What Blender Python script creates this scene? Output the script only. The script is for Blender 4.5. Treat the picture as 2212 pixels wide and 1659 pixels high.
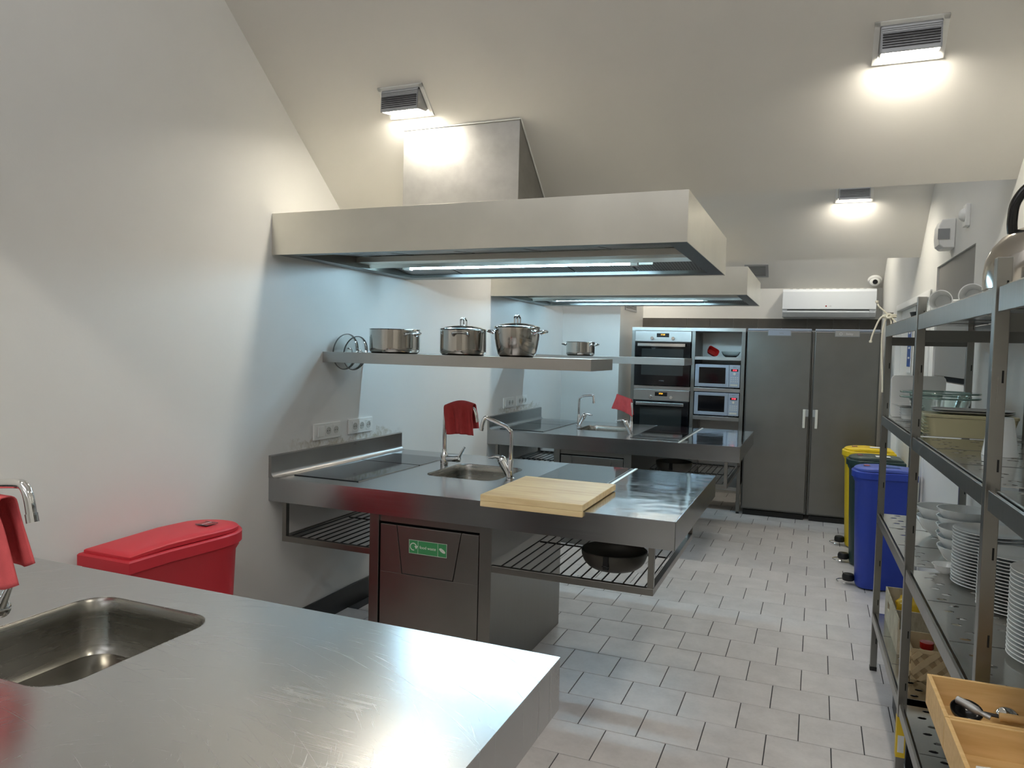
import bpy, bmesh, math, random
from mathutils import Vector, Matrix
random.seed(4)
PI = math.pi
for o in list(bpy.data.objects): bpy.data.objects.remove(o, do_unlink=True)
S = bpy.context.scene
COL = S.collection
# ---------------------------------------------------------------- camera
YAW, PIT, ROL = 0.3889, -0.0461, 0.0247
f = Vector((-math.sin(YAW)*math.cos(PIT), math.cos(YAW)*math.cos(PIT), math.sin(PIT)))
r0 = Vector((math.cos(YAW), math.sin(YAW), 0)); u0 = r0.cross(f)
rt = r0*math.cos(ROL)+u0*math.sin(ROL); up = -r0*math.sin(ROL)+u0*math.cos(ROL)
cd = bpy.data.cameras.new('camera'); cam = bpy.data.objects.new('camera', cd); COL.objects.link(cam)
M = Matrix((rt, up, -f)).transposed().to_4x4(); M.translation = (2.5852, -3.0372, 1.5875)
cam.matrix_world = M
cd.sensor_width = 36; cd.lens = 1603.5/2212*36; cd.clip_start = .05
S.camera = cam
# ---------------------------------------------------------------- world, exposure
w = bpy.data.worlds.new('world'); S.world = w; w.use_nodes = True
w.node_tree.nodes['Background'].inputs[0].default_value = (.95, .96, 1, 1)
w.node_tree.nodes['Background'].inputs[1].default_value = .78
S.view_settings.view_transform = 'Standard'; S.view_settings.look = 'None'
S.view_settings.gamma = 1; S.view_settings.use_curve_mapping = False
S.view_settings.exposure = 1.55
LAMP_E, TUBE_E = 66.0, 26.0            # emission of the lamp lenses and of the hood tubes
LAMP_C, TUBE_C = (1, .93, .80), (.50, .80, 1)
# room numbers
YB, ZB, CB, BAY = .6216, 2.3435, -.8606, 2.5873
YF, YN, XM, DM, HM = 2.737, -2.7692, 2.0786, 1.2961, .1193
RA = .0235                               # the right wall is a little out of square
def ceil_z(y, k=0): return ZB+CB*(y-YB-k*BAY)
# ---------------------------------------------------------------- materials
MATS = {}
def mat(name, col=(.5,.5,.5), rough=.5, metal=0, spec=.5, emit=None, es=0, trans=0, ior=1.45, alpha=1, coat=0):
    m = bpy.data.materials.new(name); m.use_nodes = True
    b = m.node_tree.nodes['Principled BSDF']
    b.inputs['Base Color'].default_value = (*col, 1); b.inputs['Roughness'].default_value = rough
    b.inputs['Metallic'].default_value = metal; b.inputs['Specular IOR Level'].default_value = spec
    b.inputs['Transmission Weight'].default_value = trans; b.inputs['IOR'].default_value = ior
    b.inputs['Coat Weight'].default_value = coat
    if emit: b.inputs['Emission Color'].default_value = (*emit, 1); b.inputs['Emission Strength'].default_value = es
    MATS[name] = m; return m
def N(m, t): return m.node_tree.nodes.new(t)
def LK(m, a, b): m.node_tree.links.new(a, b)
def B(m): return m.node_tree.nodes['Principled BSDF']
def coords(m, scale, kind='Object', rot=(0,0,0)):
    tc = N(m, 'ShaderNodeTexCoord'); mp = N(m, 'ShaderNodeMapping')
    mp.inputs['Scale'].default_value = scale; mp.inputs['Rotation'].default_value = rot
    LK(m, tc.outputs[kind], mp.inputs['Vector']); return mp.outputs['Vector']
def noise(m, vec, scale=1, detail=3, rough=.5):
    n = N(m, 'ShaderNodeTexNoise'); n.inputs['Scale'].default_value = scale
    n.inputs['Detail'].default_value = detail; n.inputs['Roughness'].default_value = rough
    LK(m, vec, n.inputs['Vector']); return n.outputs['Fac']
def mapr(m, v, a, b, lo=0, hi=1, clamp=True):
    n = N(m, 'ShaderNodeMapRange'); n.clamp = clamp
    for i, x in zip((1,2,3,4), (lo, hi, a, b)): n.inputs[i].default_value = x
    LK(m, v, n.inputs[0]); return n.outputs[0]
def ramp(m, v, cols):
    n = N(m, 'ShaderNodeValToRGB'); LK(m, v, n.inputs[0])
    e = n.color_ramp.elements
    while len(e) < len(cols): e.new(.5)
    for k, (p, c) in enumerate(cols): e[k].position = p; e[k].color = (*c, 1)
    return n.outputs[0]
def math_(m, op, a, b=None):
    n = N(m, 'ShaderNodeMath'); n.operation = op
    for i, x in enumerate((a, b)):
        if x is None: continue
        if isinstance(x, (int, float)): n.inputs[i].default_value = x
        else: LK(m, x, n.inputs[i])
    return n.outputs[0]
def bump(m, h, strength, dist=.01):
    n = N(m, 'ShaderNodeBump'); n.inputs['Strength'].default_value = strength; n.inputs['Distance'].default_value = dist
    LK(m, h, n.inputs['Height']); LK(m, n.outputs[0], B(m).inputs['Normal'])
def steel(name, col, rough, grain, bs=.03, blotch=.03):
    m = mat(name, col, rough, 1)
    g = noise(m, coords(m, grain), 1, 2)
    bl = noise(m, coords(m, (1,1,1)), 5, 3)
    s = math_(m, 'ADD', mapr(m, g, -.05, .05), mapr(m, bl, -blotch, blotch))
    LK(m, math_(m, 'ADD', s, rough), B(m).inputs['Roughness'])
    d = tuple(c*.93 for c in col)
    LK(m, ramp(m, bl, [(.3, d), (.7, col)]), B(m).inputs['Base Color'])
    bump(m, g, bs, .002); return m
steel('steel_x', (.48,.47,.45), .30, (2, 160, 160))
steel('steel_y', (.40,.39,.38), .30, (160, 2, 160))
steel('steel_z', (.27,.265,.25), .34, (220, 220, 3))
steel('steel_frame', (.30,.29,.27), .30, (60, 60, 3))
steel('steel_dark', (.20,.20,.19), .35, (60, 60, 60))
m = steel('steel_shelf', (.62,.61,.58), .17, (20, 20, 20), .015, .05)
m = steel('steel_matt', (.50,.49,.47), .48, (90, 90, 90), .05, .1)
m = mat('chimney_steel', (.36,.355,.34), .50, .9)
n1 = noise(m, coords(m, (1,1,1)), 9, 4, .6); n2 = noise(m, coords(m, (1,1,1)), 160, 3)
LK(m, ramp(m, n1, [(.3, (.35,.345,.32)), (.7, (.43,.42,.40))]), B(m).inputs['Base Color']); bump(m, n2, .12, .002)
# hood steel with faint finger marks and drips
m = steel('steel_hood', (.78,.76,.69), .36, (2, 180, 180), .02)
steel('steel_top', (.44,.45,.46), .22, (2, 200, 200), .02, .03)
m = steel('steel_mirror', (.60,.62,.65), .10, (2, 200, 200), .0, .02)
bump(m, noise(m, coords(m, (1,1,1)), 4.5, 2), .14, .02)
mat('aluminium_bright', (.85,.84,.80), .35, .6)
# worktop: brushed, scratched by use
m = mat('worktop', (.58,.58,.58), .26, 1)
tc = N(m, 'ShaderNodeTexCoord'); sp = N(m, 'ShaderNodeSeparateXYZ'); LK(m, tc.outputs['Object'], sp.inputs[0])
acc = None
for k, (cx, cy, fa, fr, th) in enumerate([(1.62, .40, 2.2, 230, .70), (1.50, .55, 3.0, 170, .715), (1.1, -.3, 2.0, 200, .72)]):
    dx = math_(m, 'SUBTRACT', sp.outputs['X'], cx); dy = math_(m, 'SUBTRACT', sp.outputs['Y'], cy)
    rad = math_(m, 'SQRT', math_(m, 'ADD', math_(m, 'MULTIPLY', dx, dx), math_(m, 'MULTIPLY', dy, dy))); an = math_(m, 'ARCTAN2', dy, dx)
    cm = N(m, 'ShaderNodeCombineXYZ'); LK(m, math_(m, 'MULTIPLY', an, fa), cm.inputs[0]); LK(m, math_(m, 'MULTIPLY', rad, fr), cm.inputs[1]); cm.inputs[2].default_value = k*7.3
    n_ = noise(m, cm.outputs[0], 1, 3, .6); t_ = mapr(m, n_, 0, 1, th-.05, th+.02); acc = t_ if acc is None else math_(m, 'MAXIMUM', acc, t_)
g = noise(m, coords(m, (2, 260, 260)), 1, 2); bl = noise(m, coords(m, (1,1,1)), 3, 4)
s = math_(m, 'ADD', mapr(m, g, -.02, .02), mapr(m, bl, -.05, .06)); s = math_(m, 'ADD', s, .25)
LK(m, math_(m, 'ADD', s, math_(m, 'MULTIPLY', acc, .16)), B(m).inputs['Roughness'])
bump(m, math_(m, 'ADD', math_(m, 'MULTIPLY', g, .35), acc), .035, .0015)
mat('chrome', (.78,.78,.78), .06, 1)
mat('pot_steel', (.52,.49,.45), .13, 1)
mat('pot_base', (.10,.08,.06), .45, 1)
mat('aluminium', (.42,.43,.44), .5, .7)
mat('louvre_dark', (.05,.05,.055), .5)
steel('steel_basin', (.36,.35,.32), .27, (3, 3, 90), .004, .02)
mat('hob_glass', (.012,.012,.014), .06, 0, .6)
mat('oven_glass', (.004,.004,.005), .07, 0, .55)
mat('oven_window', (.03,.033,.032), .10, 0, .6)
mat('wok_grey', (.085,.08,.07), .42, .6)
mat('black', (.012,.012,.012), .45)
mat('black_gloss', (.01,.01,.01), .2)
mat('gap', (.006,.006,.006), .8)
mat('wire', (.03,.028,.026), .35, .6)
mat('white_plastic', (.80,.80,.77), .32)
mat('socket_grey', (.50,.50,.47), .35)
mat('ac_white', (.72,.76,.79), .28)
mat('grey_plastic', (.30,.31,.31), .4)
mat('porcelain', (.82,.84,.83), .10, 0, .5, coat=.3)
mat('rope', (.78,.75,.62), .8)
mat('silver_paint', (.42,.47,.55), .34, .5)
mat('button', (.70,.68,.60), .4)
mat('lamp_lens', (1,1,1), .4, emit=LAMP_C, es=LAMP_E)
mat('tube', (1,1,1), .4, emit=TUBE_C, es=TUBE_E)
mat('red_digits', (.5,0,0), .4, emit=(1,.05,.08), es=2.2)
mat('amber_digits', (.5,.2,0), .4, emit=(1,.5,.05), es=1.1)
mat('green_sticker', (.05,.26,.10), .4)
mat('sticker_ink', (.62,.66,.58), .5)
mat('ink_white', (.75,.75,.75), .5)
mat('ink_dark', (.05,.05,.06), .5)
mat('logo_red', (.30,.03,.03), .4)
mat('blue_sign', (.03,.09,.32), .4)
mat('paper', (.72,.73,.72), .6)
mat('yellow_tape', (.75,.52,.03), .45)
mat('bin_red', (.58,.030,.045), .42)
mat('bin_yellow', (.80,.56,.02), .38)
mat('bin_green', (.022,.05,.045), .42)
mat('bin_blue', (.022,.05,.34), .40)
mat('lid_green', (.06,.085,.075), .4)
mat('lid_blue', (.07,.11,.42), .38)
mat('red_ceramic', (.35,.012,.010), .25)
mat('cream_box', (.62,.58,.36), .3, trans=.15)
mat('grey_tray', (.40,.41,.41), .3)
mat('yellow_bag', (.78,.50,.03), .18, trans=.1)
mat('glass', (.93,.98,.97), .02, 0, .5, trans=1, ior=1.45)
mat('glass_edge', (.45,.62,.58), .05, 0, .5, trans=.6, ior=1.3)
mat('lid_glass', (.85,.87,.86), .03, 0, .5, trans=1, ior=1.12)
# towels
def cloth(name, col):
    m = mat(name, col, .9, 0, .15)
    bump(m, noise(m, coords(m, (1,1,1)), 500, 2), .3, .002)
    n_ = noise(m, coords(m, (1,1,1)), 25, 3); LK(m, ramp(m, n_, [(.3, tuple(c*.85 for c in col)), (.7, col)]), B(m).inputs['Base Color'])
cloth('cloth_red', (.55,.075,.075)); cloth('cloth_pink', (.74,.13,.14))
# painted walls
def paint(name, col, stain=False):
    m = mat(name, col, .5, 0, .35)
    n1 = noise(m, coords(m, (1,1,1)), 1.3, 4, .6)
    c = ramp(m, n1, [(.3, tuple(x*.955 for x in col)), (.7, col)])
    if stain:
        tc = N(m, 'ShaderNodeTexCoord'); sp = N(m, 'ShaderNodeSeparateXYZ'); LK(m, tc.outputs['Object'], sp.inputs[0])
        n2 = noise(m, coords(m, (1,1,1)), 9, 5, .65); n3 = noise(m, coords(m, (1,1,1)), 30, 4, .7)
        tot = None
        for y0 in (0, YF):
            a = math_(m, 'SUBTRACT', sp.outputs['Y'], y0+.72); a = math_(m, 'ABSOLUTE', a)
            ya = mapr(m, a, 1, 0, .35, .62)
            hz = math_(m, 'SUBTRACT', sp.outputs['Z'], math_(m, 'ADD', mapr(m, n2, -.02, .10, .3, .7, False), 1.005))
            za = mapr(m, hz, 1, 0, 0, .018)
            zb = mapr(m, sp.outputs['Z'], 0, 1, .98, 1.0)
            k = math_(m, 'MULTIPLY', math_(m, 'MULTIPLY', ya, za), zb)
            tot = k if tot is None else math_(m, 'ADD', tot, k)
        tot = math_(m, 'MULTIPLY', tot, mapr(m, n3, .0, .75, .35, .65))
        mx = N(m, 'ShaderNodeMix'); mx.data_type = 'RGBA'
        LK(m, tot, mx.inputs[0]); LK(m, c, mx.inputs[6]); mx.inputs[7].default_value = (.33, .27, .16, 1); c = mx.outputs[2]
    LK(m, c, B(m).inputs['Base Color'])
    LK(m, mapr(m, n1, .40, .52), B(m).inputs['Roughness'])
    bump(m, noise(m, coords(m, (1,1,1)), 90, 4), .08, .003)
paint('wall_paint', (.775,.77,.745), True)
paint('wall_right_paint', (.73,.725,.69))
paint('ceiling_paint', (.71,.69,.645))
paint('grey_panel', (.23,.225,.21))
mat('skirting', (.035,.035,.035), .35)
# floor tiles
def tilem(name, col, rough, per_object):
    m = mat(name, col, rough)
    v = coords(m, (1,1,1)) if not per_object else None
    if per_object:
        oi = N(m, 'ShaderNodeObjectInfo'); tc = N(m, 'ShaderNodeTexCoord'); ad = N(m, 'ShaderNodeVectorMath'); ad.operation = 'ADD'
        cm = N(m, 'ShaderNodeCombineXYZ'); r_ = math_(m, 'MULTIPLY', oi.outputs['Random'], 37.0)
        LK(m, r_, cm.inputs[0]); LK(m, r_, cm.inputs[1]); LK(m, tc.outputs['Object'], ad.inputs[0]); LK(m, cm.outputs[0], ad.inputs[1]); v = ad.outputs[0]
    n1 = noise(m, v, 7, 4, .6); n2 = noise(m, v, 60, 3, .6)
    k = math_(m, 'ADD', math_(m, 'MULTIPLY', n1, .75), math_(m, 'MULTIPLY', n2, .25))
    if per_object: k = math_(m, 'ADD', k, mapr(m, oi.outputs['Random'], -.06, .06))
    LK(m, ramp(m, k, [(.25, tuple(c*.78 for c in col)), (.75, tuple(min(1, c*1.1) for c in col))]), B(m).inputs['Base Color'])
    LK(m, mapr(m, n1, rough-.05, rough+.08), B(m).inputs['Roughness']); bump(m, n2, .05, .002)
tilem('floor_tile', (.64,.615,.605), .34, True)
tilem('wall_tile', (.085,.078,.068), .40, True)
mat('grout', (.045,.045,.05), .9)
mat('wall_grout', (.35,.34,.31), .9)
# wood
def wood(name, c1, c2, sc, rot=(0,0,0), rough=.45):
    m = mat(name, c1, rough, 0, .35)
    v = coords(m, sc, 'Object', rot); n1 = noise(m, v, 1, 5, .6); n2 = noise(m, coords(m, (1,1,1)), 3, 2)
    k = math_(m, 'ADD', math_(m, 'MULTIPLY', n1, .7), math_(m, 'MULTIPLY', n2, .3))
    LK(m, ramp(m, k, [(.3, c2), (.62, c1)]), B(m).inputs['Base Color']); bump(m, n1, .05, .002)
wood('board_wood', (.98,.80,.46), (.74,.50,.22), (3, 26, 26))
wood('bamboo', (.76,.52,.24), (.60,.36,.13), (5, 60, 60))
wood('utensil_wood', (.62,.40,.17), (.42,.24,.09), (10, 60, 60))
wood('basket_strip', (.62,.49,.30), (.48,.36,.20), (10, 10, 10))
wood('basket_strip_dark', (.38,.27,.15), (.26,.18,.09), (10, 10, 10))
m = mat('carton', (.55,.49,.36), .8)
n1 = noise(m, coords(m, (30, 30, 12)), 1, 5, .7); LK(m, ramp(m, n1, [(.35, (.42,.36,.25)), (.6, (.62,.57,.44))]), B(m).inputs['Base Color'])
# perforated filter plate: fine holes as colour
m = mat('filter', (.30,.30,.30), .4, .9)
v = coords(m, (62, 90, 1)); vo = N(m, 'ShaderNodeTexVoronoi'); vo.inputs['Scale'].default_value = 1; vo.inputs['Randomness'].default_value = 0
LK(m, v, vo.inputs['Vector']); LK(m, mapr(m, vo.outputs['Distance'], 0, 1, .26, .34), N(m, 'ShaderNodeMath').inputs[0])
LK(m, ramp(m, vo.outputs['Distance'], [(.27, (.01,.01,.01)), (.33, (.36,.36,.35))]), B(m).inputs['Base Color'])

# ---------------------------------------------------------------- mesh helpers
class MB:
    def __init__(s): s.v = []; s.f = []
    def add(s, vs, fs):
        n = len(s.v); s.v += [tuple(p) for p in vs]; s.f += [tuple(i+n for i in q) for q in fs]; return s
    def box(s, x0, x1, y0, y1, z0, z1):
        if x0 > x1: x0, x1 = x1, x0
        if y0 > y1: y0, y1 = y1, y0
        if z0 > z1: z0, z1 = z1, z0
        return s.add([(x0,y0,z0),(x1,y0,z0),(x1,y1,z0),(x0,y1,z0),(x0,y0,z1),(x1,y0,z1),(x1,y1,z1),(x0,y1,z1)],
                     [(0,3,2,1),(4,5,6,7),(0,1,5,4),(1,2,6,5),(2,3,7,6),(3,0,4,7)])
    def prism(s, poly, ax, a, b):
        # poly: 2-D points in the plane normal to ax ('x': (y,z), 'y': (x,z), 'z': (x,y))
        n = len(poly); mk = {'x': lambda p, t: (t, p[0], p[1]), 'y': lambda p, t: (p[0], t, p[1]), 'z': lambda p, t: (p[0], p[1], t)}[ax]
        return s.add([mk(p, a) for p in poly]+[mk(p, b) for p in poly],
                     [tuple(range(n))[::-1], tuple(range(n, 2*n))]+[(i, (i+1) % n, n+(i+1) % n, n+i) for i in range(n)])
    def rings(s, rings, closed=True, cap0=True, cap1=True):
        n = len(rings[0]); fs = []
        for k in range(len(rings)-1):
            for i in range(n if closed else n-1):
                j = (i+1) % n; fs.append((k*n+i, k*n+j, (k+1)*n+j, (k+1)*n+i))
        if cap0: fs.append(tuple(range(n))[::-1])
        if cap1: fs.append(tuple((len(rings)-1)*n+i for i in range(n)))
        return s.add([p for r in rings for p in r], fs)
    def lathe(s, prof, n=32, c=(0,0,0), cap0=False, cap1=False, axis='z'):
        rs = []
        for r, z in prof:
            ring = []
            for i in range(n):
                a = 2*PI*i/n; x, y = r*math.cos(a), r*math.sin(a)
                p = {'z': (x, y, z), 'y': (x, z, -y), 'x': (z, x, y)}[axis]
                ring.append((c[0]+p[0], c[1]+p[1], c[2]+p[2]))
            rs.append(ring)
        return s.rings(rs, True, cap0, cap1)
    def tube(s, path, r, n=10, cap=True):
        P = [Vector(p) for p in path]; rs = []; rad = r if isinstance(r, (list, tuple)) else [r]*len(P)
        t0 = (P[1]-P[0]).normalized(); ref = Vector((0,0,1)) if abs(t0.z) < .9 else Vector((1,0,0))
        nrm = t0.cross(ref).normalized()
        for i, p in enumerate(P):
            t = ((P[i+1]-p) if i == 0 else (p-P[i-1]) if i == len(P)-1 else (P[i+1]-P[i-1])).normalized()
            nrm = (nrm-t*nrm.dot(t)).normalized(); b = t.cross(nrm)
            rs.append([tuple(p+(nrm*math.cos(2*PI*k/n)+b*math.sin(2*PI*k/n))*rad[i]) for k in range(n)])
        return s.rings(rs, True, cap, cap)
    def xf(s, fn): s.v = [tuple(fn(Vector(p))) for p in s.v]; return s
def smooth_path(pts, k=6):
    P = [Vector(p) for p in pts]; out = []
    for i in range(len(P)-1):
        a, b, c, d = P[max(i-1,0)], P[i], P[i+1], P[min(i+2, len(P)-1)]
        for j in range(k):
            t = j/k; out.append(.5*((2*b)+(c-a)*t+(2*a-5*b+4*c-d)*t*t+(3*b-a-3*c+d)*t**3))
    return out+[P[-1]]
def obj(name, mb, material, parent=None, bevel=0, smooth=False, label=None, kind=None, segs=2):
    me = bpy.data.meshes.new(name); me.from_pydata(mb.v, [], mb.f)
    bm = bmesh.new(); bm.from_mesh(me); bmesh.ops.recalc_face_normals(bm, faces=bm.faces); bm.to_mesh(me); bm.free()
    me.materials.append(MATS[material])
    if smooth:
        me.polygons.foreach_set('use_smooth', [True]*len(me.polygons)); me.set_sharp_from_angle(angle=math.radians(38))
    me.update()
    o = bpy.data.objects.new(name, me); COL.objects.link(o)
    if bevel:
        b = o.modifiers.new('bevel', 'BEVEL'); b.width = bevel; b.segments = segs; b.limit_method = 'ANGLE'; b.angle_limit = math.radians(40)
    if parent: o.parent = parent
    if label: o['label'] = label
    if kind: o['kind'] = kind
    return o
def thing(name, label, cat, loc=(0,0,0), rz=0, group=None):
    o = bpy.data.objects.new(name, None); o.empty_display_size = .1; COL.objects.link(o); o.location = loc; o.rotation_euler = (0,0,rz)
    o['label'] = label; o['category'] = cat
    if group: o['group'] = group
    return o
def tag(o, label, cat, group=None):
    o['label'] = label; o['category'] = cat
    if group: o['group'] = group
    return o
KIDS = {}
def dup(root, loc, rz=None, label=None, group=None):
    def kids(o): return [c for c in bpy.data.objects if c.parent == o]
    r = root.copy(); COL.objects.link(r); r.location = loc
    if rz is not None: r.rotation_euler = (0,0,rz)
    if label: r['label'] = label
    if group: r['group'] = group
    for ch in kids(root):
        c = ch.copy(); COL.objects.link(c); c.parent = r
        for g_ in kids(ch):
            d = g_.copy(); COL.objects.link(d); d.parent = c
    return r
def text(name, s, size, loc, rot, material, parent, depth=.0004):
    cu = bpy.data.curves.new(name, 'FONT'); cu.body = s; cu.size = size; cu.align_x = 'CENTER'; cu.align_y = 'CENTER'; cu.extrude = depth
    t = bpy.data.objects.new(name, cu); COL.objects.link(t)
    bpy.context.view_layer.update()
    me = bpy.data.meshes.new_from_object(t.evaluated_get(bpy.context.evaluated_depsgraph_get()))
    bpy.data.objects.remove(t, do_unlink=True)
    me.materials.clear(); me.materials.append(MATS[material])
    o = bpy.data.objects.new(name, me); COL.objects.link(o); o.location = loc; o.rotation_euler = rot; o.parent = parent; return o
def struct(name, mb, material, bevel=0, smooth=False):
    return obj(name, mb, material, None, bevel, smooth, kind='structure')
def rrect(x0, x1, y0, y1, r, n=6):
    out = []
    for cx, cy, a0 in ((x1-r, y1-r, 0), (x0+r, y1-r, 90), (x0+r, y0+r, 180), (x1-r, y0+r, 270)):
        for i in range(n+1):
            a = math.radians(a0+90*i/n); out.append((cx+r*math.cos(a), cy+r*math.sin(a)))
    return out
def slab_with_hole(outer, hole, z0, z1):
    """a solid slab with one hole (counter-clockwise loops), filled by bmesh"""
    bm = bmesh.new(); mb = MB()
    for z in (z0, z1):
        vo = [bm.verts.new((x, y, z)) for x, y in outer]; vh = [bm.verts.new((x, y, z)) for x, y in hole]
        ed = [bm.edges.new((L[i], L[(i+1) % len(L)])) for L in (vo, vh) for i in range(len(L))]
        bmesh.ops.triangle_fill(bm, use_beauty=True, use_dissolve=False, edges=ed)
    bm.verts.ensure_lookup_table(); bm.verts.index_update()
    mb.add([tuple(v.co) for v in bm.verts], [tuple(v.index for v in fc.verts) for fc in bm.faces]); bm.free()
    for L in (outer, hole):
        n = len(L); mb.add([(x, y, z0) for x, y in L]+[(x, y, z1) for x, y in L], [(i, (i+1) % n, n+(i+1) % n, n+i) for i in range(n)])
    return mb

# ================================================================ SETTING
yb = YB-2*BAY                       # the saw-tooth ceiling: slope, riser, slope ...
Y_BACK, Y_FAR = YB-3*BAY, YB+2*BAY
ZT = ceil_z(YB-BAY)                  # top of each slope
roof = MB()
for k in range(-2, 3):
    y0, y1 = YB+(k-1)*BAY, YB+k*BAY
    roof.prism([(y0, ZT), (y1, ZB), (y1, ZB+.22), (y0, ZT+.22)], 'x', -.2, 3.9)
struct('ceiling', roof, 'ceiling_paint')
for n, k in enumerate(range(-3, 2)):        # unseen north lights, added in the risers to let soft sky light in
    y1 = YB+k*BAY; z0, z1 = ZB+.22, ZT
    if k == -3: z0 = 2.6
    w_ = struct('window_%d' % (n+2), MB().box(-.0, 3.6, y1+.02, y1+.06, z0, z0+.07).box(0, 3.6, y1+.02, y1+.06, z1-.07, z1), 'white_plastic')
    for i in range(5):
        x = .0+3.2*i/4; obj('added_mullion', MB().box(x, x+.05, y1+.02, y1+.06, z0+.07, z1-.07), 'white_plastic', w_)
struct('wall_left', MB().box(-.2, 0, Y_BACK-.2, 4.69, 0, 5.0), 'wall_paint')
struct('wall_left_return', MB().box(-.2, .6394, 4.69, Y_FAR+.2, 0, 5.0), 'wall_right_paint')
wf = struct('wall_far', MB().box(.6394, 3.9, Y_FAR, Y_FAR+.2, 0, 5.0), 'wall_right_paint')
struct('wall_back', MB().box(-.2, 3.9, Y_BACK-.2, Y_BACK, 0, 2.6), 'wall_right_paint')
wr = MB()                            # right wall with the hatch recess and the door opening (local frame, turned by RA)
H0, H1, HZ0, HZ1 = 1.345, 2.45, 1.455, 2.185
D0, D1, DZ = 2.60, 4.40, 2.05
wr.box(0, .35, Y_BACK-.5, H0, 0, 5).box(0, .35, H0, H1, 0, HZ0).box(0, .35, H0, H1, HZ1, 5).box(0, .35, H1, D0, 0, 5)
wr.box(0, .35, D0, D1, DZ, 5).box(0, .35, D1, Y_FAR+.2, 0, 5).box(.16, .35, H0, H1, HZ0, HZ1).box(.10, .35, D0, D1, 0, DZ)
o = struct('wall_right', wr, 'wall_right_paint'); o.location = (3.335, 0, 0); o.rotation_euler = (0, 0, RA)
def onright(o): o.location = (3.335, 0, 0); o.rotation_euler = (0, 0, RA); return o
RS = RA
# skirting
struct('baseboard_left', MB().box(0, .012, -4.5, 4.69, 0, .13), 'skirting', .002)
o = struct('baseboard_right', MB().box(-.012, 0, -4.5, D0, 0, .10), 'skirting', .002); onright(o)
# hatch shutter and door
sh = struct('window_1', MB().box(.012, .03, H0, H1, 1.492, HZ1), 'grey_panel'); onright(sh)
o = obj('shutter_gap', MB().box(.07, .16, H0, H1, HZ0, 1.492), 'gap', sh)
dr = struct('door_1', MB().box(.03, .07, D0+.05, D1-.05, .01, DZ-.04), 'white_plastic', .004); onright(dr)
for a, b in ((D0, D0+.05), (D1-.05, D1)): obj('door_frame', MB().box(-.012, .07, a, b, 0, DZ), 'white_plastic', dr, .003)
obj('door_frame', MB().box(-.012, .07, D0, D1, DZ-.04, DZ+.01), 'white_plastic', dr, .003)
obj('door_seam', MB().box(.026, .031, 3.49, 3.498, .01, DZ-.04), 'gap', dr)
obj('door_seam', MB().box(.024, .031, D0+.053, D0+.062, .01, DZ-.04), 'ink_dark', dr)
obj('door_handle', MB().tube([(.03, 3.30, 1.02), (-.03, 3.30, 1.02), (-.03, 3.18, 1.02)], .009, 8), 'chrome', dr, smooth=True)
# floor: grout bed with single tiles
fl = struct('floor', MB().box(-.2, 3.9, Y_BACK-.2, Y_FAR+.2, -.12, -.003), 'grout')
TX, TY, TPX, TPY, G = 2.5756, .9609, .2495, .2526, .004
tm = MB(); b_ = .0012
x1, y1 = TPX-G, TPY-G
tm.rings([[(0,0,-.006),(x1,0,-.006),(x1,y1,-.006),(0,y1,-.006)], [(0,0,-b_),(x1,0,-b_),(x1,y1,-b_),(0,y1,-b_)], [(b_,b_,0),(x1-b_,b_,0),(x1-b_,y1-b_,0),(b_,y1-b_,0)]], True, False, True)
tile0 = obj('tile', tm, 'floor_tile', fl); first = True; rest = MB(); cnt = 0
for r in range(-22, 26):
    yy = TY-(r+1)*TPY+G/2
    if yy > Y_FAR or yy < Y_BACK: continue
    off = 0 if r % 2 == 0 else .5
    for i in range(-12, 5):
        xx = TX+(i+off)*TPX+G/2
        if xx < -.05 or xx > 3.35: continue
        if xx > 1.0 and -2.0 < yy < 4.62 and cnt < 296:
            if first: t = tile0; first = False
            else: t = tile0.copy(); COL.objects.link(t); t.parent = fl
            t.location = (xx, yy, random.uniform(-.0006, .0003)); cnt += 1
        else: rest.add([(p[0]+xx, p[1]+yy, p[2]) for p in tm.v], tm.f)
obj('tile_field', rest, 'floor_tile', fl, kind='stuff')
# tile course on the far wall
wt = MB().box(0, .2575, -.008, 0, 0, .125)
xs = [.6394+.2615*k for k in range(10)]
t0 = None
bed = obj('tile_bed', MB().box(.6394, 3.20, Y_FAR-.004, Y_FAR, 1.878, 2.008), 'wall_grout', wf)
for x in xs:
    if t0 is None: t0 = obj('tile', MB().box(0, .2575, -.009, 0, 0, .125), 'wall_tile', wf, .0012); t = t0
    else: t = t0.copy(); COL.objects.link(t); t.parent = wf
    t.location = (x, Y_FAR-.003, 1.881)

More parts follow.
